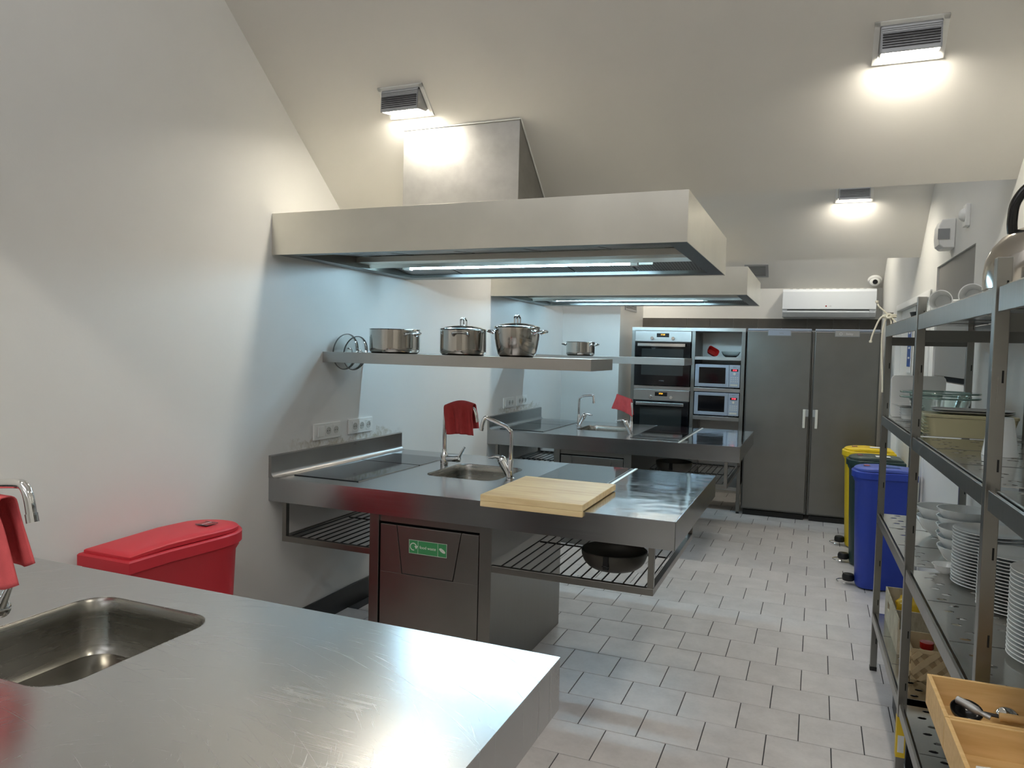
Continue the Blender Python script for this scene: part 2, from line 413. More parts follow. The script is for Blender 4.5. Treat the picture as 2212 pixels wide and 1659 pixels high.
# ================================================================ LAMPS IN THE SLOPES
TH = math.atan(-CB)
def slope_lamp(x, y, k, label, w=.20):
    z = ceil_z(y, k); t = thing('wall_lamp', label, 'lamp', (x, y, z), 0, 'louvred lamps set in the ceiling slopes')
    def sl(u, d): return (u*math.cos(TH)-d*math.sin(TH), -u*math.sin(TH)-d*math.cos(TH))   # (y,z) of a point u down the slope, d off it
    # mounting plate: a frame lying on the slope
    fr = MB(); W = w+.044; L0, L1 = -.085, .085
    for (a, b, c, e) in ((-W/2, W/2, L0, L0+.018), (-W/2, W/2, L1-.03, L1), (-W/2, -W/2+.02, L0, L1), (W/2-.02, W/2, L0, L1)):
        pts = [sl(c, .0), sl(e, .0), sl(e, .006), sl(c, .006)]; fr.prism(pts, 'x', a, b)
    obj('mounting_frame', fr, 'white_plastic', t, .001)
    a = sl(-.070, 0); c = sl(.052, 0)
    fy, zb_ = a[0]-.010, c[1]-.028           # the front face hangs nearly straight down, past the lens
    top = a
    poly = [top, (fy, top[1]-.012), (fy-.006, zb_), (fy-.002, zb_-.002), (fy+.006, top[1]-.014), (top[0]+.012, top[1]-.012)]
    obj('housing', MB().prism(poly, 'x', -w/2, w/2), 'aluminium', t, .001)
    for sx in (-w/2, w/2-.004): obj('side_cheek', MB().prism([top, (fy, top[1]-.012), (fy-.006, zb_), (c[0]-.02, zb_+.012), (c[0], c[1])], 'x', sx, sx+.004), 'aluminium', t)
    H = top[1]-.012-zb_
    for i in range(6):
        zz = zb_+H*.17+H*.50*i/5; obj('louvre', MB().box(-w/2+.006, w/2-.006, fy-.0075, fy-.0005, zz, zz+.0040), 'louvre_dark', t)
    for i in range(3):
        zz = zb_+H*(.77+.075*i); obj('rib', MB().box(-w/2+.003, w/2-.003, fy-.0035, fy+.001, zz, zz+.0016), 'aluminium', t)
    obj('lens', MB().box(-w/2+.008, w/2-.008, fy+.014, c[0]-.010, c[1]-.006, c[1]-.002), 'lamp_lens', t, label='glowing opal lens')
    return t
slope_lamp(.7015, .125, 0, 'louvred lamp glowing just above the first hood chimney')
slope_lamp(2.855, .120, 0, 'louvred lamp alone on the slope at the upper right')
slope_lamp(2.78, 2.735, 1, 'small far louvred lamp tucked under the edge of the near slope', .20)
slope_lamp(.7015, 2.712, 1, 'louvred lamp of the second bay, hidden behind the near hood')
slope_lamp(.7015, 5.30, 2, 'louvred lamp of the far bay above the corner by the ovens')
slope_lamp(2.70, 5.00, 2, 'louvred lamp of the far bay hidden by the second ceiling edge')
for x in (.7015, 2.855):
    slope_lamp(x, .12-BAY, -1, 'louvred lamp of the bay above the near worktop, %s side' % ('left' if x < 1 else 'right'))
    slope_lamp(x, .12-2*BAY, -2, 'louvred lamp of the bay behind the viewer, %s side' % ('left' if x < 1 else 'right'))

# ================================================================ KITCHEN ISLANDS
def rack_bars(parent, x0, x1, y0, y1, z, step=.047):
    n = int((x1-x0)/step)
    for i in range(n+1):
        x = x0+(x1-x0)*i/n
        obj('bar', MB().tube([(x, y0, z), (x, y1, z)], .0035, 6), 'wire', parent, smooth=True)
    for y in (y0+.01, (y0+y1)/2, y1-.01): obj('cross_rod', MB().tube([(x0, y, z-.006), (x1, y, z-.006)], .004, 6), 'wire', parent, smooth=True)
def island(name, label, loc, sink, hobs, top='steel_top', endplate=True):
    t = thing(name, label, 'counter', loc, 0, 'steel cooking islands')
    hole = rrect(*sink, .075, 7); outer = [(0,0),(XM,0),(XM,DM),(0,DM)]
    wt_ = slab_with_hole(outer, hole, .9-HM, .9)
    obj('worktop', wt_, top, t, .003)
    # basin
    x0, x1, y0, y1 = sink; rings = []
    for ins, z, rr in ((-.001, .9005, .075), (.004, .892, .075), (.008, .86, .072), (.012, .775, .07), (.022, .757, .065), (.05, .748, .05), (.12, .745, .03)):
        rings.append([(x, y, z) for x, y in rrect(x0+ins, x1-ins, y0+ins, y1-ins, rr, 7)])
    obj('sink_basin', MB().rings(rings, True, False, True), 'steel_basin', t, smooth=True)
    cx, cy = (x0+x1)/2, (y0+y1)/2
    obj('drain', MB().lathe([(0, .749), (.02, .749), (.035, .752), (.04, .747)], 24, (cx, cy, 0)), 'chrome', t, smooth=True)
    # upstand with cove
    pr = [(0,.9),(0,1.0145),(.012,1.0145),(.018,1.010),(.018,.928)]+[(.018+.028*(1-math.cos(a)), .928-.028*math.sin(a)) for a in (.3,.6,.9,1.2,1.5)]+[(.046,.9)]
    obj('upstand', MB().prism(pr, 'y', 0, DM), 'steel_y', t, .0015, True)
    for (a, b, c, d) in hobs:
        h = obj('hob', MB().box(a, b, c, d, .9, .904), 'hob_glass', t, .0015, label='black glass cooking plate')
        obj('hob_trim', MB().box(b, b+.0025, c, d, .9, .9045), 'steel_x', h)
    if endplate:
        obj('joint_strip', MB().box(1.614, 1.630, .004, DM-.004, .9, .9035), 'aluminium_bright', t, .001)
        obj('end_plate', MB().box(1.631, XM-.004, .004, DM-.004, .9, .9008), 'steel_mirror', t)
    # body
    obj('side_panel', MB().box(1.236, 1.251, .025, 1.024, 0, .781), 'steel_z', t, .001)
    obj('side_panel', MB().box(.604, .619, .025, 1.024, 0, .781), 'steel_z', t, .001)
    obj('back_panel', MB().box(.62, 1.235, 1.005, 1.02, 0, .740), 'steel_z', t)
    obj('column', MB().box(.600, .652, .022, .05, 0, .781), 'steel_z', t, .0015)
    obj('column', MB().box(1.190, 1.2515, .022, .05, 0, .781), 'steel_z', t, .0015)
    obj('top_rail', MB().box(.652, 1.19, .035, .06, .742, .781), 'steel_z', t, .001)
    obj('recess', MB().box(.652, 1.19, .075, .09, .02, .742), 'gap', t)
    # door with a swing flap
    x0, x1, z0, z1 = .660, 1.184, .085, .732
    fx = [.752, 1.093, 1.053, .784]; fz = .503; g = .0035
    d = MB()
    for poly in ([(x0,z0),(x1,z0),(x1,fz-g),(x0,fz-g)], [(x0,fz-g),(fx[3]-g,fz-g),(fx[0]-g,z1),(x0,z1)], [(fx[2]+g,fz-g),(x1,fz-g),(x1,z1),(fx[1]+g,z1)]):
        d.prism(poly, 'y', .027, .045)
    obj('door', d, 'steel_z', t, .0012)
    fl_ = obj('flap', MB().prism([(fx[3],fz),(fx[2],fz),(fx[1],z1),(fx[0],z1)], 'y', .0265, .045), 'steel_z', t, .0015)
    obj('kick_plate', MB().box(.652, 1.19, .04, .06, 0, .075), 'steel_dark', t)
    # hanging racks left and right of the body
    for (a, b, px) in ((.07, .604, .07), (1.251, 1.99, 1.965)):
        fr = MB(); s = .025
        fr.box(a, b, .025, .025+s, .572, .602).box(a, b, 1.075, 1.10, .572, .602)
        fr.box(px, px+s, .05, 1.075, .572, .602)
        for y in (.025, 1.075): fr.box(px, px+s, y, y+s, .602, .781)
        rk = obj('rack_frame', fr, 'steel_frame', t, .0012)
        rack_bars(rk, a+.04, b-.04, .05, 1.075, .600)
    return t
isl = island('kitchen_island', 'middle steel island with food waste flap and wooden board on top', (0,0,0),
             (.635, 1.05, .475, .955), [(.066,.466,.12,.73),(.066,.466,.742,1.08),(1.212,1.598,.12,.70),(1.212,1.598,.712,1.27)])
isf = dup(isl, (0, YF, 0), None, 'far steel island in front of the ovens and fridges')
isn = island('kitchen_island', 'near steel island with scratched worktop at the lower left', (0, YN, 0),
             (.815, 1.232, .705, 1.145), [(.066,.466,.12,.73),(.066,.466,.742,1.08)], 'worktop', False)
# food waste sticker on the middle island only
st = obj('sticker', MB().box(.820, 1.022, .0255, .0265, .607, .672), 'green_sticker', isl, label='green food waste sticker')
for a in (.868, .974): obj('sticker_line', MB().box(a, a+.0012, .0248, .0255, .609, .670), 'sticker_ink', st)
obj('sticker_border', MB().box(.820,1.022,.0248,.0255,.607,.6085).box(.820,1.022,.0248,.0255,.6705,.672).box(.820,.8215,.0248,.0255,.6085,.6705).box(1.0205,1.022,.0248,.0255,.6085,.6705), 'sticker_ink', st)
text('lettering', 'food waste', .0195, (.921, .0252, .640), (PI/2, 0, 0), 'sticker_ink', st)
ar = MB(); cx, cz = .8435, .640; R0, R1 = .0145, .0185; pts = []
A = [math.radians(a) for a in range(20, 300, 14)]
ar.prism([(cx+R1*math.cos(a), cz+R1*math.sin(a)) for a in A]+[(cx+R0*math.cos(a), cz+R0*math.sin(a)) for a in A[::-1]], 'y', .0248, .0255)
ar.prism([(cx+.006, cz+.004), (cx+.026, cz+.006), (cx+.015, cz-.011)], 'y', .0248, .0255)
obj('recycling_arrow', ar, 'sticker_ink', st)
obj('apple_core_mark', MB().prism([(.998+.0155*math.cos(a)*1.0-.004*math.sin(a), .638+.010*math.sin(a)-.005*math.cos(a)) for a in [2*PI*i/20 for i in range(20)]], 'y', .0248, .0255).prism([(.990,.645),(.994,.651),(.996,.644)], 'y', .0248, .0255), 'sticker_ink', st)

# cutting board with its front lip
cb = obj('cutting_board', MB().box(1.207, 1.687, -.020, .545, .9045, .9345).box(1.207, 1.687, -.020, -.0005, .880, .9045), 'board_wood', bevel=.003)
tag(cb, 'pale wooden board with a front lip lying on the middle island', 'board')

# ================================================================ TAPS
def tap_slanted(name, label, loc, spout, sx, ang=0):
    """riser with angled spout (towards spout dx,dy,dz) and a slanted lever body on the side sx"""
    t = thing(name, label, 'tap', loc, 0, 'chrome mixer taps')
    H = .27; dx, dy, dz = spout
    L_ = math.hypot(dx, dy); ux, uy = dx/L_, dy/L_
    p = [(0,0,.10),(0,0,H-.03),(ux*.012,uy*.012,H-.01),(ux*.035,uy*.035,H+.002+dz*.15),(dx*.8,dy*.8,H+dz*.8),(dx*.92,dy*.92,H+dz*.86),(dx*.99,dy*.99,H+dz*.6-.008),(dx*1.03,dy*1.03,H+dz-.062)]
    obj('spout', MB().tube(smooth_path(p, 5), .0105, 14), 'chrome', t, smooth=True)
    q = Vector(p[-1]); d_ = Vector((ux*.25, uy*.25, -1)).normalized()
    obj('aerator', MB().tube([q-d_*.004, q+d_*.014], .0125, 14), 'chrome', t, smooth=True)
    obj('riser_base', MB().lathe([(0,0),(.024,0),(.024,.004),(.0155,.01),(.0145,.10),(.013,.104),(0,.104)], 20), 'chrome', t, smooth=True)
    c, s = math.cos(ang), math.sin(ang)
    def R(x, z, y=0): return (sx*x*c, sx*x*s+y, z)
    obj('mixer_body', MB().tube([R(.006,.01), R(.022,.045), R(.045,.085), R(.049,.093)], [.018,.021,.0235,.0235], 16), 'chrome', t, smooth=True)
    obj('cap', MB().tube([R(.050,.095), R(.054,.104), R(.060,.112), R(.063,.115)], [.024,.0235,.016,.004], 16), 'chrome', t, smooth=True)
    obj('lever', MB().tube(smooth_path([R(.060,.108), R(.085,.112), R(.108,.106), R(.128,.104)], 4), [.012]*4+[.009]*5+[.006]*4, 10), 'chrome', t, smooth=True)
    return t
def tap_side(name, label, loc):
    t = thing(name, label, 'tap', loc, 0, 'chrome mixer taps')
    p = [(0,0,.08),(0,0,.31),(.012,0,.333),(.035,0,.340),(.15,0,.352),(.176,0,.347),(.19,0,.325),(.200,0,.285)]
    obj('spout', MB().tube(smooth_path(p, 5), .0115, 14), 'chrome', t, smooth=True)
    obj('aerator', MB().tube([(.199,0,.288),(.204,0,.268)], .0135, 14), 'chrome', t, smooth=True)
    obj('riser_base', MB().lathe([(0,0),(.0235,0),(.0235,.06),(.020,.075),(.014,.082),(.013,.10),(0,.10)], 20), 'chrome', t, smooth=True)
    obj('mixer_body', MB().tube([(.0,0,.045),(.045,0,.048),(.078,0,.050)], [.017,.019,.0195], 16), 'chrome', t, smooth=True)
    obj('cap', MB().tube([(.080,0,.050),(.098,0,.052),(.102,0,.053)], [.021,.021,.012], 16), 'chrome', t, smooth=True)
    obj('lever', MB().tube([(.092,0,.055),(.112,0,.090),(.130,0,.120)], [.011,.009,.006], 10), 'chrome', t, smooth=True)
    return t
tap_side('mixer_tap', 'chrome tap under the red cloth on the middle island', (.598, .80, .9))
tap_slanted('mixer_tap', 'bare chrome tap beside the wooden board, spout bent to the left', (1.098, .600, .9), (-.135, -.075, .062), -1)
tap_slanted('mixer_tap', 'bare chrome tap at the left of the far sink', (.560, 3.56, .9), (.135, .0, .02), 1)
tap_slanted('mixer_tap', 'chrome tap under the pink cloth on the far island', (1.146, 3.17, .9), (-.12, .02, .045), -1)
tap_side('mixer_tap', 'chrome tap end at the left edge over the near sink', (.745, -1.90, .86+.04))

# towels draped over spouts
def towel(label, p0, p1, hf, hb, material, r=.017, flare=(0,0), folds=5, amp=.010, seed=1, cat='cloth', rise=0, slant=0):
    rnd = random.Random(seed); P0, P1 = Vector(p0), Vector(p1); d = (P1-P0); L_ = d.length; u_ = d.normalized()
    n_ = Vector((u_.y, -u_.x, 0)).normalized()       # towards the viewer for a bar along +x
    nu, nv = 34, 46; ph = [rnd.uniform(0, 6) for _ in range(4)]; mb = MB(); rows = []
    for side in (0, 1):
        pass
    for j in range(nv+1):
        s = j/nv*2-1                                  # -1 back hem, +1 front hem
        row = []
        for i in range(nu+1):
            a = i/nu; base = P0+d*a+Vector((0,0,rise*math.sin(PI*a)))
            h = hf if s > 0 else hb; k = abs(s); drop = max(0, k*h-r*1.2)
            sg = 1 if s > 0 else -1
            ang = min(1, k*h/(r*1.6))*PI/2
            off = n_*sg*r*math.sin(ang); zz = r*math.cos(ang)-drop
            w_ = amp*min(1, drop/.05)*(math.sin(a*folds*PI+ph[0])+.5*math.sin(a*folds*2.3*PI+ph[1]+s))
            fl_ = (flare[0]*(1-a)+flare[1]*a)*drop/h
            hem = .012*math.sin(a*5+ph[2])*k*k+slant*(a-.5)*k
            row.append(tuple(base+off+n_*sg*(w_+.004)+u_*fl_+Vector((0,0,zz+hem+.004*math.sin(a*9+ph[3])*k))))
        rows.append(row)
    n = nu+1
    mb.add([p for r_ in rows for p in r_], [(j*n+i, j*n+i+1, (j+1)*n+i+1, (j+1)*n+i) for j in range(nv) for i in range(nu)])
    o = obj('towel', mb, material, smooth=True)
    s_ = o.modifiers.new('thick', 'SOLIDIFY'); s_.thickness = .003; s_.offset = 1
    tag(o, label, cat); return o
towel('dark red cloth hung over the left tap of the middle island', (.600,.80,1.238), (.785,.80,1.252), .185, .15, 'cloth_red', .019, (.03,.02), 4, .012, 3, rise=.022, slant=-.01)
towel('pink red cloth hung over the right tap of the far island', (1.010,3.19,1.212), (1.140,3.185,1.172), .135, .12, 'cloth_pink', .017, (-.05,.02), 4, .006, 5, slant=-.02)
towel('light red cloth hanging at the left edge over the near sink', (.70,-1.90,1.200), (.860,-1.90,1.197), .20, .16, 'cloth_pink', .019, (.0,.075), 3, .006, 8, slant=.02)

# ================================================================ HOODS
def hood(name, label, loc):
    t = thing(name, label, 'hood', loc, 0, 'steel extractor hoods')
    X, D, z0, z1, k = 2.0835, 1.3335, 0, .2092, .004
    s = MB().box(0, X, 0, k, z0, z1).box(X-k, X, k, D, z0, z1).box(0, X-k, D-k, D, z0, z1).box(0, X-k, k, D-k, z1-k, z1)
    obj('casing', s, 'steel_hood', t, .0012)
    lip = MB().box(.01, X-k, k, .085, .004, .010).box(.01, X-k, D-.10, D-k, .004, .010).box(X-.085, X-k, .085, D-.10, .004, .010).box(.01, .10, .085, D-.10, .004, .010)
    obj('lower_lip', lip, 'steel_dark', t)
    inn = MB().box(.10, X-.085, .083, .087, .010, .10).box(.10, X-.085, D-.102, D-.098, .010, .10).box(.098,.102,.087,D-.102,.010,.10).box(X-.087,X-.083,.087,D-.102,.010,.10)
    obj('inner_skirt', inn, 'steel_dark', t)
    for i in range(5):
        w_ = (X-.20)/5; x = .105+w_*i
        a = obj('grease_filter', MB().prism([(.09,.022),(.60,.065),(.60,.078),(.09,.035)], 'x', x, x+w_-.01), 'filter', t)
        obj('filter_edge', MB().prism([(.089,.020),(.60,.063),(.60,.066),(.089,.023)], 'x', x+w_-.018, x+w_-.001), 'steel_dark', a)
        a = obj('grease_filter', MB().prism([(.80,.065),(1.23,.022),(1.23,.035),(.80,.078)], 'x', x, x+w_-.01), 'filter', t)
    obj('light_rail', MB().prism([(.60,.030),(.72,.030),(.74,.012),(.745,.012),(.745,.062),(.60,.062)], 'x', .102, X-.09), 'steel_hood', t, .001)
    obj('tube_tray', MB().box(.18, 1.74, .82, .99, .060, .064).box(.18,1.74,.985,.99,.03,.064), 'steel_hood', t)
    obj('light_tube', MB().tube([(.28,.92,.034),(1.635,.92,.034)], .013, 14), 'tube', t, smooth=True, label='glowing fluorescent tube')
    for a in (.24, 1.635): obj('tube_holder', MB().box(a, a+.04, .90, .94, .016, .062), 'white_plastic', t, .002)
    # chimney running up into the slope
    y0 = .2283; yB = YB-.0075
    c = MB().prism([(y0, z1), (yB, z1), (yB, ZB-2.0381), (y0, ceil_z(.2358)-2.0381)], 'x', .6247, 1.2517)
    obj('chimney', c, 'chimney_steel', t, .002)
    zt = ceil_z(.2358)-2.0381
    b = MB().tube([(1.256, y0, zt-.004), (1.256, yB, ZB-2.0381-.004)], .004, 6).tube([(.62, y0-.004, zt-.006), (1.256, y0-.004, zt-.006)], .003, 6)
    obj('sealant_bead', b, 'white_plastic', t)
    return t
h1 = hood('extractor_hood', 'near steel extractor hood with tube light and chimney', (0, .0075, 2.0381))
h2 = dup(h1, (0, .0075+YF, 2.0381), None, 'far steel extractor hood, seen below and behind the near one')

# ================================================================ HANGING SHELVES
def wshelf(label, loc):
    t = thing('wall_shelf', label, 'shelf', loc, 0, 'steel shelves above the islands')
    X, D, h = 1.5722, .4095, .0591
    obj('shelf_frame', MB().box(0, X, 0, .004, -h, 0).box(0, X, D-.004, D, -h, 0).box(X-.004, X, .004, D-.004, -h, 0).box(0, .004, .004, D-.004, -h, 0), 'steel_x', t, .001)
    x = .115
    while x < X-.03:
        w_ = min(.105, X-.006-x); obj('slat', MB().box(x, x+w_, .004, D-.004, -.006, -.001), 'steel_x', t, .0008); x += .125
    obj('slat', MB().box(.005, .030, .004, D-.004, -.006, -.001), 'steel_x', t, .0008)
    obj('slat', MB().box(.062, .085, .004, D-.004, -.006, -.001), 'steel_x', t, .0008)
    return t
s1 = wshelf('near steel shelf holding the pots below the first hood', (0, .4387, 1.5508))
s2 = dup(s1, (0, .4387+YF, 1.5508), None, 'far steel shelf holding one small pot')
ZS = 1.5505
def loop_handle(mb, cx, cy, z, R, a, out=.045, half=.045, r=.006):
    u = Vector((math.cos(a), math.sin(a), 0)); v = Vector((-math.sin(a), math.cos(a), 0)); c = Vector((cx, cy, z))
    pts = [c+u*(R-.002)+v*half*.9+Vector((0,0,-.012)), c+u*(R+.010)+v*half*.95+Vector((0,0,-.006)), c+u*(R+out*.8)+v*half*.85, c+u*(R+out)+v*half*.45+Vector((0,0,.003)), c+u*(R+out)-v*half*.45+Vector((0,0,.003)), c+u*(R+out*.8)-v*half*.85, c+u*(R+.010)-v*half*.95+Vector((0,0,-.006)), c+u*(R-.002)-v*half*.9+Vector((0,0,-.012))]
    mb.tube(smooth_path(pts, 4), r, 8); return mb
def pot(label, x, y, R, h, ha, belly=0, lid=False, z=ZS, name='cooking_pot'):
    t = thing(name, label, 'pot', (x, y, z), 0, 'steel pots on the shelves')
    k = .0022; rb = R-belly
    prof_ = [(0,.004),(rb-.012,.004),(rb-.004,.008),(rb,.018)]+[(rb+(R-rb)*math.sin(PI/2*i/6)**.9, .018+(h-.03)*i/6) for i in range(1,7)]+[(R,h-.004),(R+.004,h),(R+.003,h+.001),(R-k,h-.003)]+[(R-k,h*.6),(rb-k,.03),(rb-.012,.010),(0,.009)]
    obj('body', MB().lathe(prof_, 56), 'pot_steel', t, smooth=True)
    obj('base', MB().lathe([(0,.0),(rb-.014,.0),(rb-.010,.004),(0,.0045)], 40), 'pot_base', t, smooth=True)
    for a in ha: obj('handle', loop_handle(MB(), 0, 0, h-.022, R, a), 'chrome', t, smooth=True)
    if lid:
        Rl = R-.004; l = obj('lid', MB().lathe([(Rl+.003,h+.001),(Rl+.004,h+.004),(Rl-.008,h+.007),(Rl*.75,h+.015),(Rl*.4,h+.022),(0,h+.025)], 48), 'lid_glass', t, smooth=True)
        obj('lid_rim', MB().lathe([(Rl+.003,h+.0005),(Rl+.005,h+.003),(Rl-.004,h+.007),(Rl-.006,h+.004),(Rl+.003,h+.0005)], 48), 'chrome', l, smooth=True)
        kn = MB()
        for dx in (-.009, .009):
            kn.tube(smooth_path([(dx,-.018,h+.023),(dx,-.018,h+.050),(dx*.8,-.008,h+.062),(dx*.8,.008,h+.062),(dx,.018,h+.050),(dx,.018,h+.023)], 4), .0048, 8)
        obj('lid_knob', kn, 'chrome', l, smooth=True)
    return t
pot('wide open steel pot at the left of the near shelf', .348, .640, .143, .136, (-.35, PI-.35), name='cooking_pot')
pot('straight steel pot with glass lid in the middle of the near shelf', .787, .630, .127, .139, (-PI/2+.35, PI/2+.35), 0, True)
pot('bellied steel pot with lid at the right of the shelf group', 1.100, .640, .121, .156, (.0-.1, PI-.1), .018, True)
pot('small open steel pot on the far shelf', .612, 3.38, .128, .122, (-.25, PI-.1), 0, False)
def loose_lid(label, x, y, z, R, tilt, yaw):
    t = thing('glass_pot_lid', label, 'lid', (x, y, z), 0, 'glass lids standing in the shelf slots')
    t.rotation_euler = (0, PI/2+tilt, yaw)
    obj('glass_disc', MB().lathe([(R-.003,-.0015),(R*.8,.008),(R*.4,.014),(0,.016),(0,.012),(R*.4,.010),(R*.8,.004),(R-.003,-.004)], 48), 'lid_glass', t, smooth=True)
    obj('rim', MB().lathe([(R-.004,-.005),(R,-.004),(R+.001,.001),(R-.004,.002),(R-.004,-.005)], 56), 'steel_dark', t, smooth=True)
    kn = MB().tube(smooth_path([(-.022,0,.012),(-.022,0,.034),(-.012,0,.044),(.012,0,.044),(.022,0,.034),(.022,0,.012)], 4), .005, 8)
    obj('knob', kn, 'chrome', t, smooth=True)
loose_lid('glass pot lid standing in the shelf slot nearest the wall', .045, .60, 1.552, .105, .10, -.15)
loose_lid('second glass pot lid leaning beside the open pot', .105, .61, 1.545, .100, .16, -.15)

# ================================================================ SOCKETS
def sockets(label, y0, y1, z0, z1, first_switch):
    t = thing('wall_socket', label, 'socket', (0, y0, z0), 0, 'socket plates above the islands'); W, H = y1-y0, z1-z0
    obj('plate', MB().box(0, .010, 0, W, 0, H), 'white_plastic', t, .003)
    for k in range(3):
        cy = W*(k+.5)/3*.86+.022; cz = H/2
        if k == 0 and first_switch: obj('rocker', MB().box(.010, .015, cy-.026, cy+.026, cz-.030, cz+.030), 'white_plastic', t, .002); continue
        obj('insert', MB().box(.010, .0125, cy-.026, cy+.026, cz-.030, cz+.030), 'white_plastic', t, .001)
        o = obj('socket_well', MB().lathe([(.0215,.0125),(.0215,.0150),(.0185,.0150),(.0180,.0128),(0,.0128)], 24, (0, cy, cz), axis='x'), 'socket_grey', t, smooth=True)
        obj('pin_hole', MB().lathe([(.003,.0128),(.003,.0134),(0,.0134)], 8, (0, cy-.009, cz), axis='x').lathe([(.003,.0128),(.003,.0134),(0,.0134)], 8, (0, cy+.009, cz), axis='x'), 'gap', o)
    return t
sockets('left socket plate with a rocker switch above the middle island', .357, .608, 1.052, 1.145, True)
sockets('right plate of three sockets above the middle island', .692, .946, 1.056, 1.146, False)
sockets('left socket plate with a rocker switch above the far island', YF+.330, YF+.568, 1.060, 1.153, True)
sockets('right plate of three sockets above the far island', YF+.648, YF+.905, 1.064, 1.156, False)

# ================================================================ OVEN TOWER, OVENS, MICROWAVES
tw = thing('appliance_rack', 'tall steel rack with built-in ovens and microwaves beside the fridges', 'rack', (0, 4.67, 0))
D_ = .55
for a in (.777, 1.397, 1.885):
    for y in (0, D_-.03): obj('upright', MB().box(a, a+.036, y, y+.03, .02, 1.822), 'steel_z', tw, .002)
obj('top_panel', MB().box(.777, 1.921, 0, D_, 1.822, 1.857), 'steel_x', tw, .002)
for (a, b, z0, z1) in ((.813, 1.397, 1.213, 1.250), (.813, 1.397, .590, .625), (1.433, 1.885, 1.533, 1.566), (1.433, 1.885, 1.213, 1.250), (1.433, 1.885, .925, .965), (.813, 1.885, .225, .260), (.813,1.397,.02,.04)):
    obj('shelf_board', MB().box(a, b, 0, D_, z0, z1), 'steel_x', tw, .0015)
obj('back_sheet', MB().box(.813, 1.885, D_-.012, D_, .26, 1.822), 'steel_matt', tw)
obj('side_sheet', MB().box(1.885+.01, 1.885+.022, .03, D_-.03, .26, 1.822).box(1.405, 1.417, .03, D_-.03, .26, 1.822).box(.785, .797, .03, D_-.03, .26, 1.822), 'steel_matt', tw)
for a in (.78, 1.885): obj('foot', MB().box(a+.004, a+.032, .004, .03, 0, .02), 'black', tw)
def oven(label, z0, z1, tray):
    t = thing('oven', label, 'oven', (.815, 4.664, z0), 0, 'built-in ovens'); H, W = z1-z0, .580
    obj('oven_box', MB().box(.01, W-.01, .03, .50, .003, H-.003), 'steel_dark', t)
    pz = H-.108
    obj('control_panel', MB().box(.002, W-.002, -.012, .03, pz, H), 'steel_x', t, .0015)
    d = obj('oven_door', MB().box(.004, W-.004, -.018, .03, .004, pz-.006), 'oven_glass', t, .002)
    obj('viewing_window', MB().box(.075, W-.075, -.0195, -.018, .11, pz-.075), 'oven_window', d)
    obj('rack_glint', MB().box(.10, W-.10, -.0205, -.0195, .13 if tray else .25, .135 if tray else .254), 'chrome', d)
    text('logo', 'o balay', .018, (W/2, -.0197, .055), (PI/2,0,0), 'grey_plastic', d)
    obj('door_handle', MB().box(.038, W-.052, -.060, -.045, pz-.052, pz-.020).box(.045,.060,-.046,-.018,pz-.045,pz-.028).box(W-.075,W-.060,-.046,-.018,pz-.045,pz-.028), 'chrome', t, .003)
    for x in (.180, .395):
        obj('knob', MB().lathe([(.019,-.012),(.018,-.030),(.016,-.033),(0,-.033)], 24, (x, 0, pz+.034), axis='y').xf(lambda p: p), 'chrome', t, smooth=True)
    dp = obj('display', MB().box(.225, .352, -.0135, -.012, pz+.045, pz+.085), 'black_gloss', t)
    text('digits', '17:30' if not tray else '17:31', .020, (.288, -.014, pz+.070), (PI/2,0,0), 'amber_digits', dp)
    return t
oven('upper oven of the rack with steel control strip', 1.252, 1.818, False)
oven('lower oven of the rack just above the far worktop', .627, 1.209, True)
def micro(label, z0):
    t = thing('microwave', label, 'microwave', (1.442, 4.662, z0), 0, 'microwaves in the rack'); W, H = .438, .238
    obj('cabinet', MB().box(0, W, .02, .38, .012, H), 'silver_paint', t, .003)
    for x in (.04, W-.06): obj('foot', MB().box(x, x+.02, .05, .07, 0, .012), 'black', t)
    x1 = .335
    d = MB(); fx0, fx1, fz0, fz1 = .038, x1-.036, .045, H-.030
    d.box(0, fx0, 0, .02, .012, H).box(fx1, x1-.002, 0, .02, .012, H).box(fx0, fx1, 0, .02, .012, fz0).box(fx0, fx1, 0, .02, fz1, H)
    dd = obj('door', d, 'silver_paint', t, .0015)
    obj('door_window', MB().box(fx0, fx1, .006, .02, fz0, fz1), 'oven_glass', dd)
    obj('panel', MB().box(x1, W, 0, .02, .012, H), 'silver_paint', t, .0015)
    dp = obj('display', MB().box(x1+.018, x1+.085, -.0012, 0, H-.066, H-.042), 'black_gloss', t)
    text('digits', '17:30', .019, (x1+.052, -.0016, H-.054), (PI/2,0,0), 'red_digits', dp)
    text('lettering', 'BALAY', .011, (x1+.052, -.0006, H-.022), (PI/2,0,0), 'ink_dark', t)
    obj('dial', MB().lathe([(.013,0),(.012,-.012),(0,-.013)], 20, (x1+.050, 0, H-.090), axis='y'), 'button', t, smooth=True)
    for r in range(3):
        for c in range(4):
            x = x1+.016+c*.020; z = H-.122-r*.020; obj('button', MB().box(x, x+.011, -.0015, 0, z-.008, z), 'button', t)
    obj('door_button', MB().box(x1+.014, x1+.084, -.002, 0, .028, .046), 'button', t, .001)
    return t
micro('upper microwave with red digits, under the open compartment', 1.2515)
micro('lower microwave with red digits, just above the far worktop', .9665)
